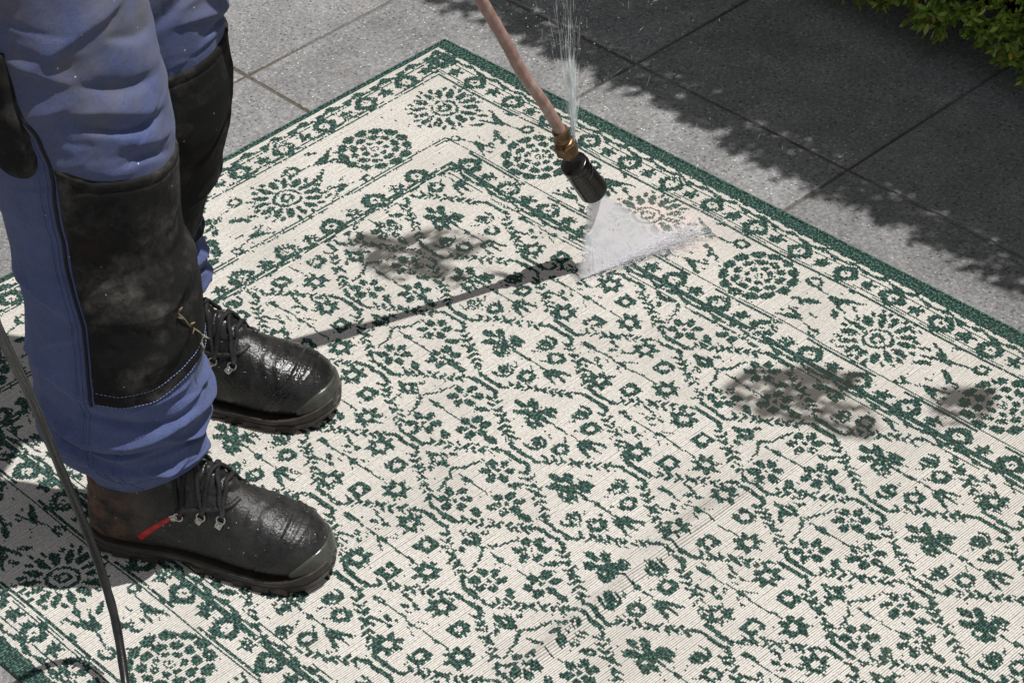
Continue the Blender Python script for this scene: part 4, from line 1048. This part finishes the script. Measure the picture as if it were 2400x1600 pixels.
# black tool holster on the outer thigh
def holster():
    tt = np.radians(np.linspace(-112, -87, 24)); s = np.linspace(0, 1, 40); TH, SS = np.meshgrid(tt, s)
    rx = np.abs((np.degrees(TH) + 99.5) / 12.5); Z = 0.566 + 0.15 * SS
    Z = np.where(SS < 0.2, 0.566 + 0.030 * (1 - (1 - SS / 0.2) * np.sqrt(np.clip(1 - rx ** 2, 0, 1))) , Z)
    off = 0.0085 * np.clip((1 - rx) * 4, 0, 1) ** 0.5 * np.clip(SS * 12, 0, 1) ** 0.5 + 0.001
    x, y = leg_points(AN, prof_n, FOLDS_N, 5, TH, Z, off); xi, yi = leg_points(AN, prof_n, FOLDS_N, 5, TH, Z, -0.001)
    nt, nz = 24, 40; N = nt * nz; ix = np.arange(N).reshape(nz, nt); q = np.stack([ix[:-1, :-1], ix[:-1, 1:], ix[1:, 1:], ix[1:, :-1]], -1).reshape(-1, 4)
    bd = np.concatenate([ix[0], ix[1:, -1], ix[-1, -2::-1], ix[-2:0:-1, 0]]); wall = np.stack([bd + N, np.roll(bd, -1) + N, np.roll(bd, -1), bd], -1)
    me = mesh_np('tool_pocket', np.concatenate([np.stack([x, y, Z], -1).reshape(-1, 3), np.stack([xi, yi, Z], -1).reshape(-1, 3)]), np.concatenate([q, q[:, ::-1] + N, wall]), smooth=True)
    link('tool_pocket', me, M['patch'], trousers)
holster()
# dry grass stalk caught on the knee patch
def stalk():
    pts = []
    for t, z in ((-22, 0.372), (-18, 0.362), (-14, 0.349), (-8, 0.338), (-4, 0.326), (-1, 0.312)):
        x, y = leg_points(AN, prof_n, FOLDS_N, 5, np.array([math.radians(t)]), np.array([z]), 0.0062 + 0.002 * math.sin(t)); pts.append(Vector((x[0], y[0], z)))
    V, F = [], []
    def add(p, r):
        v, f = sweep(p, r, 6); o = len(V); V.extend(v); F.extend([tuple(i + o for i in q) for q in f])
    add(catmull(pts, 5), 0.0007)
    for i, (dx, dz) in ((0, (0.006, 0.010)), (1, (-0.008, 0.006)), (2, (0.007, 0.006)), (3, (-0.006, -0.008)), (4, (0.008, -0.004)), (5, (0.003, -0.010))):
        add([pts[i], pts[i] + Vector((dx * 0.5, -0.002, dz * 0.6)), pts[i] + Vector((dx, -0.003, dz))], [0.0009, 0.0014, 0.0004])
    o = link('dry_grass_stalk', mesh_py('dry_grass_stalk', V, F, True), M['straw']); tag(o, 'dry straw stalk caught on the lower edge of the near knee patch', 'grass stalk')
stalk()

# ------------------------------------------------------------------ spray lance
LP = [Vector(p) for p in ((-0.075, 2.503, 0.665), (-0.037, 2.537, 0.556), (-0.0091, 2.5619, 0.4758), (0.0171, 2.5857, 0.4004), (0.0332, 2.6016, 0.3492), (0.0564, 2.6204, 0.294), (0.0765, 2.6383, 0.2378))]
lance = empty('spray_lance', (0.1198, 2.679, 0.1093)); lance_inv = Matrix.Translation((-0.1198, -2.679, -0.1093))
def to_l(V): return [Vector(v) - Vector((0.1198, 2.679, 0.1093)) for v in V]
ext = [LP[0] + Vector((-0.14, -0.13, 0.40)), LP[0] + Vector((-0.07, -0.065, 0.20))]
pts = catmull(ext + LP, 10); rr = [0.0074 + 0.00018 * math.sin(i * 1.7) for i in range(len(pts))]
v, f = sweep(pts, rr, 24); link('tube', mesh_py('tube', to_l(v), f, True), M['lance'], lance)
_u = Vector((-0.14, -0.13, 0.40)).normalized(); g0 = Vector((-0.0195, 2.5527, 0.5055)); gd = (Vector((-0.075, 2.503, 0.665)) - g0).normalized()
v, f = sweep([g0, g0 + gd * 0.004, g0 + gd * 0.03, g0 + gd * 0.10, g0 + gd * 0.185, ext[1] + _u * 0.0, ext[1] - _u * -0.08, ext[0] + Vector((0.01, 0.005, -0.02))], [0.009, 0.0125, 0.0138, 0.0142, 0.0145, 0.0150, 0.0155, 0.0155], 24)
link('grip_sleeve', mesh_py('grip_sleeve', to_l(v), f, True), M['nozzle'], lance)
A0 = Vector((0.0755, 2.6374, 0.2405)); A1 = Vector((0.0876, 2.6522, 0.1886)); A2 = Vector((0.0926, 2.6561, 0.1745)); A3 = Vector((0.1202, 2.6793, 0.1080))
ax = (A1 - A0).normalized()
v, f = sweep([A0, A0 + ax * 0.0015, A0 + ax * 0.0040, A0 + ax * 0.0050, A0 + ax * 0.015, A0 + ax * 0.016, A0 + ax * 0.0185, A0 + ax * 0.0195, A0 + ax * 0.021, A0 + ax * 0.022, A0 + ax * 0.024, A0 + ax * 0.026],
             [0.0090, 0.0104, 0.0104, 0.0098, 0.0100, 0.0108, 0.0108, 0.0094, 0.0094, 0.0112, 0.0112, 0.0100], 28)
link('ferrule', mesh_py('ferrule', to_l(v), f, False), M['brass'], lance)
v, f = sweep([A0 + ax * 0.0245, A0 + ax * 0.0265, A0 + ax * 0.0435, A0 + ax * 0.0455, A0 + ax * 0.0456, A0 + ax * 0.052], [0.0125, 0.0152, 0.0152, 0.0128, 0.0100, 0.0100], 6)
link('hex_nut', mesh_py('hex_nut', to_l(v), f, False), M['brass'], lance)
ax2 = (A3 - A2).normalized(); Ln = (A3 - A2).length; NP, NR = [], []
for t, r in ((-0.06 / 0.86, 0.010), (-0.04, 0.0155), (0.0, 0.0172), (0.06, 0.0172), (0.2, 0.0176), (0.5, 0.0182), (0.8, 0.0187), (0.93, 0.0190), (0.975, 0.0187), (1.0, 0.0172), (1.001, 0.0145), (0.90, 0.0120), (0.88, 0.0045)):
    NP.append(A2 + ax2 * Ln * t * 0.86); NR.append(r)
# keep the tube frame steady through the recessed mouth: build from rings by hand
def rings(P, R, axis, n, prof=None, noise=0.0):
    X = axis.cross(Vector((0, 1, 0))).normalized(); Y = axis.cross(X); V, F = [], []
    for i, (p, r) in enumerate(zip(P, R)):
        for k in range(n):
            a = 2 * math.pi * k / n; q = r * (prof(k, i) if prof else 1); V.append(p + X * (math.cos(a) * q) + Y * (math.sin(a) * q))
    for i in range(len(P) - 1):
        for k in range(n): F.append((i * n + k, i * n + (k + 1) % n, (i + 1) * n + (k + 1) % n, (i + 1) * n + k))
    F.append(tuple(range(n - 1, -1, -1))); F.append(tuple(range((len(P) - 1) * n, len(P) * n))); return V, F
v, f = rings(NP, NR, ax2, 64, lambda k, i: (1 - 0.035 * (1 if (k // 4) % 4 == 0 else 0)) if 4 <= i <= 7 else 1.0)
link('nozzle_guard', mesh_py('nozzle_guard', to_l(v), f, True), M['nozzle'], lance)
TP = [A2 + ax2 * Ln * t for t in np.linspace(-0.05, 0.34, 18)]
v, f = rings(TP, [0.0178] * 18, ax2, 48, lambda k, i: 1 + 0.10 * (fbm(np.array([k * 0.22]), np.array([i * 0.6]), 4)[0] - 0.45) - (0.10 if i in (0, 17) else 0) - 0.12 * (i > 11 + 4 * math.sin(k * 0.26)))
link('tape_wrap', mesh_py('tape_wrap', to_l(v), f, True), M['nozzle'], lance)
tag(lance, 'pressure washer lance with pinkish pipe, brass nut and black nozzle spraying the rug', 'spray lance')

# ------------------------------------------------------------------ hose
HP = [(-0.34, 1.3, 0.98), (-0.422, 1.663, 0.8), (-0.45, 1.808, 0.62), (-0.459, 1.905, 0.47), (-0.461, 1.972, 0.32), (-0.457, 2.009, 0.205), (-0.45, 2.011, 0.135), (-0.441, 1.987, 0.085), (-0.433, 1.937, 0.045), (-0.428, 1.893, 0.026), (-0.424, 1.816, 0.012), (-0.47, 1.71, 0.0065), (-0.56, 1.6, 0.006), (-0.75, 1.5, 0.006)]
pts = catmull(HP, 14); base = Vector((-0.75, 1.5, 0))
v, f = sweep([p - base for p in pts], [0.0049 + 0.0002 * math.sin(i * 0.9) for i in range(len(pts))], 20)
hose = link('hose', mesh_py('hose', v, f, True), M['hose']); hose.location = base
tag(hose, 'thin wet black hose hanging past the near boot onto the rug', 'hose')

# ------------------------------------------------------------------ water
def needles(A, B, W, n_side=3):
    """thin tapered prisms from A to B (arrays)"""
    A = np.asarray(A); B = np.asarray(B); W = np.asarray(W); d = B - A; L = np.linalg.norm(d, axis=1, keepdims=True) + 1e-9; d = d / L
    ref = np.where(np.abs(d[:, 2:3]) < 0.9, np.array([[0, 0, 1.0]]), np.array([[1.0, 0, 0]])); X = np.cross(d, ref); X /= np.linalg.norm(X, axis=1, keepdims=True); Y = np.cross(d, X)
    mid = A + (B - A) * 0.45; V = [A]
    for k in range(3):
        a = 2 * math.pi * k / 3; V.append(mid + (X * math.cos(a) + Y * math.sin(a)) * W[:, None] / 2)
    V.append(B); V = np.stack(V, 1).reshape(-1, 3); n = len(A); o = np.arange(n)[:, None] * 5
    T_ = np.array([[0, 2, 1], [0, 3, 2], [0, 1, 3], [4, 1, 2], [4, 2, 3], [4, 3, 1]]); F_ = (o[:, :, None] + T_[None]).reshape(-1, 3)
    return V, F_
def drops(C, R):
    C = np.asarray(C); R = np.asarray(R)
    O = np.array([[1, 0, 0], [-1, 0, 0], [0, 1, 0], [0, -1, 0], [0, 0, 1], [0, 0, -1]], float); V = (C[:, None] + O[None] * R[:, None, None]).reshape(-1, 3)
    T_ = np.array([[0, 2, 4], [2, 1, 4], [1, 3, 4], [3, 0, 4], [2, 0, 5], [1, 2, 5], [3, 1, 5], [0, 3, 5]]); o = np.arange(len(C))[:, None, None] * 6
    return V, (o + T_[None]).reshape(-1, 3)
TIP = np.array([0.1148, 2.6745, 0.1210]); E1 = np.array([0.094, 2.648, 0.001]); E2 = np.array([0.225, 2.716, 0.001])
fanroot = empty('water_fan', tuple(E1)); fr0 = E1.copy()
n = 6; t = np.clip(RNG.beta(1.05, 1.05, n), 0.0, 1); end = E1 + (E2 - E1) * t[:, None] + RNG.normal(0, 0.0016, (n, 3)) * np.array([1, 1, 0.6])
src = TIP + RNG.normal(0, 0.0020, (n, 3)); f0 = RNG.uniform(0, 0.75, n) ** 1.2; f1 = np.minimum(f0 + RNG.uniform(0.18, 0.6, n), RNG.uniform(0.96, 1.01, n))
Aq = src + (end - src) * f0[:, None]; Bq = src + (end - src) * f1[:, None]
V_, F_ = needles(Aq - fr0, Bq - fr0, RNG.uniform(0.0003, 0.0007, n))
o = link('jet_streaks', mesh_np('jet_streaks', V_, F_, smooth=True), M['fan'], fanroot); o['kind'] = 'stuff'
n = 4200; t = RNG.beta(1.7, 0.95, n) * 1.04; p0 = E1 + (E2 - E1) * t[:, None] + RNG.normal(0, 0.004, (n, 3)); p0[:, 2] = np.abs(p0[:, 2])
dirv = (E2 - E1) / np.linalg.norm(E2 - E1); out = dirv[None] * RNG.uniform(0.3, 1.2, (n, 1)) + np.stack([RNG.normal(0, 0.35, n), RNG.normal(0, 0.35, n), np.abs(RNG.normal(0.12, 0.22, n))], -1)
ln = RNG.exponential(0.008, n) * (0.35 + 1.3 * t ** 2); st_ = RNG.exponential(0.011, n) * (0.1 + t ** 2)
Aq = p0 + out * st_[:, None]; Bq = Aq + out * np.minimum(ln, 0.04)[:, None]; Aq[:, 2] = np.maximum(Aq[:, 2], 0.0008); Bq[:, 2] = np.maximum(Bq[:, 2], 0.0008)
V_, F_ = needles(Aq - fr0, Bq - fr0, RNG.uniform(0.00022, 0.00050, n)); n2 = 3200
t = RNG.beta(1.8, 1.1, n2); C = E1 + (E2 - E1) * t[:, None] + np.stack([RNG.normal(0.012, 0.020, n2), RNG.normal(0.006, 0.016, n2), np.abs(RNG.normal(0, 0.009, n2)) + 0.001], -1)
V2_, F2_ = drops(C - fr0, RNG.uniform(0.0002, 0.00048, n2))
o = link('splash_drops', mesh_np('splash_drops', np.concatenate([V_, V2_]), np.concatenate([F_, F2_ + len(V_)]), smooth=True), M['fan'], fanroot); o['kind'] = 'stuff'
fn = np.cross(E2 - E1, TIP - E1); fn /= np.linalg.norm(fn)
nx_, ny_ = 64, 40; ed = (E2 - E1) / np.linalg.norm(E2 - E1); Vs, sxs, tys = [], [], []
for j in range(ny_):
    t_ = 1.01 * j / (ny_ - 1)
    for i in range(nx_):
        q = 2 * i / (nx_ - 1) - 1; c_ = TIP + ((E1 + E2) / 2 - TIP) * t_; h_ = (E2 - E1) / 2 * t_ + ed * (0.0045 + 0.004 * t_)
        p = c_ + h_ * q; p[2] = max(p[2], 0.0012); Vs.append(p - fr0); sxs.append(q); tys.append(t_)
ix = np.arange(nx_ * ny_).reshape(ny_, nx_); sm_ = mesh_np('jet_sheet', np.array(Vs), np.stack([ix[:-1, :-1], ix[:-1, 1:], ix[1:, 1:], ix[1:, :-1]], -1).reshape(-1, 4), smooth=True)
for nm, arr in (('sx', sxs), ('ty', tys)):
    at = sm_.attributes.new(nm, 'FLOAT', 'POINT'); at.data.foreach_set('value', np.array(arr, np.float32))
link('jet_sheet', sm_, M['mist'], fanroot)
nd = 40; an_ = RNG.random(nd) * 2 * math.pi; tt_ = np.sqrt(RNG.random(nd)) * 0.99 + 0.01; ca_ = np.sign(np.cos(an_)) * np.abs(np.cos(an_)) ** 0.7; sa_ = np.sin(an_)
mid_ = TIP + ((E1 + E2) / 2 - TIP) * tt_[:, None]; hv_ = (E2 - E1) / 2 * tt_[:, None]; hh_ = 0.0030 + 0.0050 * tt_
Cd = mid_ + hv_ * (ca_ * RNG.random(nd) ** 0.3)[:, None] + fn * (hh_ * sa_)[:, None] + RNG.normal(0, 0.0008, (nd, 3)); Cd[:, 2] = np.maximum(Cd[:, 2], 0.002)
V_, F_ = drops(Cd - fr0, RNG.uniform(0.0004, 0.0010, nd)); o = link('fan_drops', mesh_np('fan_drops', V_, F_, smooth=True), M['fan'], fanroot); o['kind'] = 'stuff'
tag(fanroot, 'dense white fan of water between the black nozzle and the rug', 'water spray')
LK = np.array([0.0935, 2.642, 0.210]); leak = empty('water_leak', tuple(LK))
n = 420; tt = RNG.random(n); dirs = np.stack([RNG.normal(-0.02, 0.10, n) * (0.35 + tt), 0.16 + RNG.normal(0, 0.06, n), np.ones(n)], -1)
s0 = RNG.random(n) ** 1.6 * 0.30; wid = 1 + 0 * s0; L0 = RNG.exponential(0.012, n) * (1.6 - 3 * s0).clip(0.35, 2)
Aq = LK + dirs * s0[:, None]; Bq = Aq + dirs * L0[:, None]
V_, F_ = needles(Aq - LK, Bq - LK, RNG.uniform(0.00025, 0.0006, n))
n3 = 300; s0 = RNG.random(n3) * 0.09; dirs = np.stack([RNG.normal(-0.01, 0.045, n3), 0.16 + RNG.normal(0, 0.03, n3), np.ones(n3)], -1); Aq = LK + dirs * s0[:, None]; Bq = Aq + dirs * RNG.uniform(0.012, 0.05, (n3, 1))
V3_, F3_ = needles(Aq - LK, Bq - LK, RNG.uniform(0.0004, 0.0009, n3))
o = link('jet_streaks', mesh_np('jet_streaks', np.concatenate([V_, V3_]), np.concatenate([F_, F3_ + len(V_)]), smooth=True), M['leak'], leak); o['kind'] = 'stuff'
n = 260; C = np.stack([RNG.normal(0.05, 0.09, n), 0.06 + RNG.normal(0.02, 0.05, n), RNG.uniform(-0.12, 0.33, n)], -1); d = np.stack([RNG.normal(0.25, 0.3, n), RNG.normal(0.1, 0.2, n), RNG.normal(0.5, 0.4, n)], -1)
V_, F_ = needles(C, C + d * RNG.exponential(0.005, (n, 1)), RNG.uniform(0.0004, 0.0008, n)); C2 = np.stack([RNG.normal(0.0, 0.035, 160), 0.04 + RNG.normal(0.0, 0.02, 160), RNG.uniform(0.0, 0.34, 160)], -1)
V2_, F2_ = drops(C2, RNG.uniform(0.0004, 0.0011, 160))
o = link('spray_drops', mesh_np('spray_drops', np.concatenate([V_, V2_]), np.concatenate([F_, F2_ + len(V_)]), smooth=True), M['leak'], leak); o['kind'] = 'stuff'
tag(leak, 'thin fountain of leaking water rising from the brass coupling', 'water spray')

# ------------------------------------------------------------------ box hedge
HU0, HU1, HV, HZ, HD_ = -0.65, 2.6, -0.428, 1.36, 0.55      # along u, front face v, height, depth
hx, hy = uv2w(0.6, HV); hedge = empty('hedge', (hx, hy, TOP))
hedge.rotation_euler = (0, 0, YAW)                           # local x = u - 0.6, local y = HV - v (away from the rug)
def hedge_front(u, z):
    """lumpy outline: how far the clipped face stands out towards the rug (local y, negative = towards rug)"""
    low = np.clip((0.12 - z) / 0.12, 0, 1); top = np.clip((z - (HZ - 0.18)) / 0.18, 0, 1)
    return 0.030 * low ** 1.5 - 0.07 * np.clip(z - 0.2, 0, 1) / 0.9 + 0.06 * top ** 2.2 - 0.055 * (fbm(u * 7, z * 7, 3) - 0.5) - 0.03 * (fbm(u * 22, z * 22, 13) - 0.5)
def leaf_shape(cup=0.2):
    # 8-vertex pointed oval leaf, base at origin, along +x
    return np.array([(0, 0, 0), (0.28, 0.19, 0.05), (0.66, 0.18, 0.03), (1, 0, -0.08), (0.66, -0.18, 0.03), (0.28, -0.19, 0.05), (0.33, 0, -0.03), (0.68, 0, -0.04)]), np.array([(0, 6, 1), (1, 6, 7), (1, 7, 2), (2, 7, 3), (0, 5, 6), (5, 4, 7), (5, 7, 6), (4, 3, 7)])
LV, LF = leaf_shape()
def leaves(P, N, size, tone, seed):
    """leaf sprigs: every point carries one leaf leaning out along N with a random spin"""
    r = np.random.default_rng(seed); n = len(P)
    D_ = N + r.normal(0, 0.55, (n, 3)); D_ /= np.linalg.norm(D_, axis=1, keepdims=True)
    Q = r.normal(0, 1, (n, 3)); Y = np.cross(D_, Q); Y /= np.linalg.norm(Y, axis=1, keepdims=True); Z_ = np.cross(D_, Y)
    V = P[:, None] + (D_[:, None] * LV[None, :, 0:1] + Y[:, None] * LV[None, :, 1:2] * 1.0 + Z_[:, None] * LV[None, :, 2:3]) * size[:, None, None]
    F_ = (np.arange(n)[:, None, None] * 8 + LF[None]).reshape(-1, 3); return V.reshape(-1, 3), F_, np.repeat(tone, 8)
def hedge_points(n, u0, u1, z0, z1, seed, depth=0.045, sprig=7):
    r = np.random.default_rng(seed); m = n // sprig; u = r.uniform(u0, u1, m); z = r.uniform(z0, z1, m); dpt = r.exponential(depth * 0.55, m)
    y = hedge_front(u, z) + dpt
    # leaf whorls on short twigs: sprig leaves share a centre and point outwards
    P0 = np.stack([u - 0.6, y, z], -1); nrm = np.stack([r.normal(0, 0.35, m), -np.ones(m), r.normal(0.25, 0.35, m)], -1)
    low = z < 0.13; nrm[low, 2] -= 0.7
    nrm /= np.linalg.norm(nrm, axis=1, keepdims=True)
    P = np.repeat(P0, sprig, 0) + np.repeat(nrm, sprig, 0) * (np.tile(np.arange(sprig), m) * 0.0028)[:, None] + r.normal(0, 0.0022, (m * sprig, 3)); Nn = np.repeat(nrm, sprig, 0) * 0.75
    return P, Nn, np.repeat(dpt, sprig)
def tones(n, seed, dpt=None):
    r = np.random.default_rng(seed); t = np.clip(r.beta(2.2, 2.6, n), 0, 0.9); k = r.random(n); t = np.where(k > 0.94, 0.95, t); t = np.where(k > 0.985, 1.0, t); return t
VS, FS, TS = [], [], []; off = 0
P, N_, dp = hedge_points(21000, 0.20, 1.15, 0.045, 0.48, 1); sz = np.random.default_rng(5).uniform(0.011, 0.019, len(P))
# 300 sprig leaves that show largest become leaves of their own
lowmask = (P[:, 2] < 0.33) & (P[:, 0] + 0.6 > 0.42) & (P[:, 0] + 0.6 < 0.98) & (dp < 0.006)
pick = np.flatnonzero(lowmask); pick = np.random.default_rng(2).permutation(pick)[:300]; keep = np.ones(len(P), bool); keep[pick] = False
tn = tones(len(P), 8)
v, f, t_ = leaves(P[keep], N_[keep], sz[keep], tn[keep], 3); VS.append(v); FS.append(f + off); TS.append(t_); off += len(v)
P2, N2, _ = hedge_points(44000, HU0, HU1, 0.045, HZ, 21, 0.03); m = ~((P2[:, 0] + 0.6 > 0.22) & (P2[:, 0] + 0.6 < 1.13) & (P2[:, 2] < 0.46)); P2, N2 = P2[m], N2[m]
v, f, t_ = leaves(P2, N2, np.random.default_rng(6).uniform(0.013, 0.022, len(P2)), tones(len(P2), 9), 4); VS.append(v); FS.append(f + off); TS.append(t_); off += len(v)
r = np.random.default_rng(77); n = 40000; u = r.uniform(HU0, HU1, n); y = (HD_ + 0.06) * r.random(n) ** 1.5 - 0.05; z = HZ - 0.10 * np.clip((0.18 - y) / 0.18, 0, 1) ** 2 + 0.16 * (fbm(u * 6, y * 6, 4) - 0.5) + 0.09 * (fbm(u * 22, y * 22, 6) - 0.5) - r.exponential(0.02, n)
P3 = np.stack([u - 0.6, y, z], -1); N3 = np.stack([r.normal(0, 0.4, n), r.normal(-0.15, 0.4, n), np.ones(n)], -1) * 0.7
v, f, t_ = leaves(P3, N3, r.uniform(0.014, 0.024, n), tones(n, 10), 6); VS.append(v); FS.append(f + off); TS.append(t_); off += len(v)
n = 9000; u = r.uniform(HU0, HU1, n); z = r.uniform(0.05, HZ, n); P4 = np.stack([u - 0.6, HD_ + 0.03 * (fbm(u * 9, z * 9, 8) - 0.5), z], -1); N4 = np.stack([r.normal(0, 0.4, n), np.ones(n), r.normal(0.2, 0.4, n)], -1)
v, f, t_ = leaves(P4, N4, r.uniform(0.018, 0.03, n), tones(n, 14), 16); VS.append(v); FS.append(f + off); TS.append(t_)
me = mesh_np('foliage', np.concatenate(VS), np.concatenate(FS), smooth=False); at = me.attributes.new('tone', 'FLOAT', 'POINT'); at.data.foreach_set('value', np.concatenate(TS).astype(np.float32))
fo = link('foliage', me, M['leaf'], hedge); fo['kind'] = 'stuff'
lm = []
for k in range(6):
    m_ = mesh_np('leaf', LV * np.array([1, 1, 1 + 0.3 * k]), LF, smooth=False); m_.materials.append(M['leaf']); a_ = m_.attributes.new('tone', 'FLOAT', 'POINT'); a_.data.foreach_set('value', np.full(8, (0.35, 0.5, 0.6, 0.72, 0.8, 0.94)[k], np.float32)); lm.append(m_)
rr_ = random.Random(4)
for i in pick:
    d = Vector(N_[i]) + Vector((rr_.gauss(0, .5), rr_.gauss(0, .5), rr_.gauss(0, .5))); d.normalize(); o = bpy.data.objects.new('leaf', lm[rr_.choice((0, 1, 1, 2, 2, 3, 3, 4, 5))]); COL.objects.link(o); o.parent = hedge
    qd = d.to_track_quat('X', 'Z') @ Matrix.Rotation(rr_.uniform(0, 6.28), 3, 'X').to_quaternion(); s_ = float(sz[i]) * 1.08; o.matrix_local = Matrix.LocRotScale(Vector(P[i]), qd, Vector((s_, s_, s_)))
# stems, and a solid near-black core: the hedge's inner shade put into colour
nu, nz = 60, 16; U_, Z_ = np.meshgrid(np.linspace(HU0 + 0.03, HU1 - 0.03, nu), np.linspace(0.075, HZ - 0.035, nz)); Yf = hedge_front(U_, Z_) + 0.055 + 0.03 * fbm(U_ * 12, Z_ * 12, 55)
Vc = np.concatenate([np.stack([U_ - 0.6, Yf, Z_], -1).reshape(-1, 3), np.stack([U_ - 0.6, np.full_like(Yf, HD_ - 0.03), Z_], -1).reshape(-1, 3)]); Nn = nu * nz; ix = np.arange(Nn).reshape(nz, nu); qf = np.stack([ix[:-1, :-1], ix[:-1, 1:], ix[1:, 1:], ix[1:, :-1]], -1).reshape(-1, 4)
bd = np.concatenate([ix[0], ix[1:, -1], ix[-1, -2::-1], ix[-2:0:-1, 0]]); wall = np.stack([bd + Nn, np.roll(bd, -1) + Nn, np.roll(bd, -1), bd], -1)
link('shade_core', mesh_np('shade_core', Vc, np.concatenate([qf, qf[:, ::-1] + Nn, wall]), smooth=True), M['core'], hedge)
for k in range(18):
    u = HU0 + 0.1 + (HU1 - HU0 - 0.2) * k / 17 + rr_.uniform(-.04, .04) - 0.6; y = 0.28 + rr_.uniform(-.06, .06)
    v, f = sweep([(u, y, 0.0), (u + 0.006, y + 0.004, 0.05), (u + rr_.uniform(-.03, .03), y, 0.14)], [0.016, 0.013, 0.011], 8); link('stem', mesh_py('stem', v, f, True), M['stem'], hedge)
tag(hedge, 'clipped green box hedge with small glossy leaves beside the paving', 'hedge')
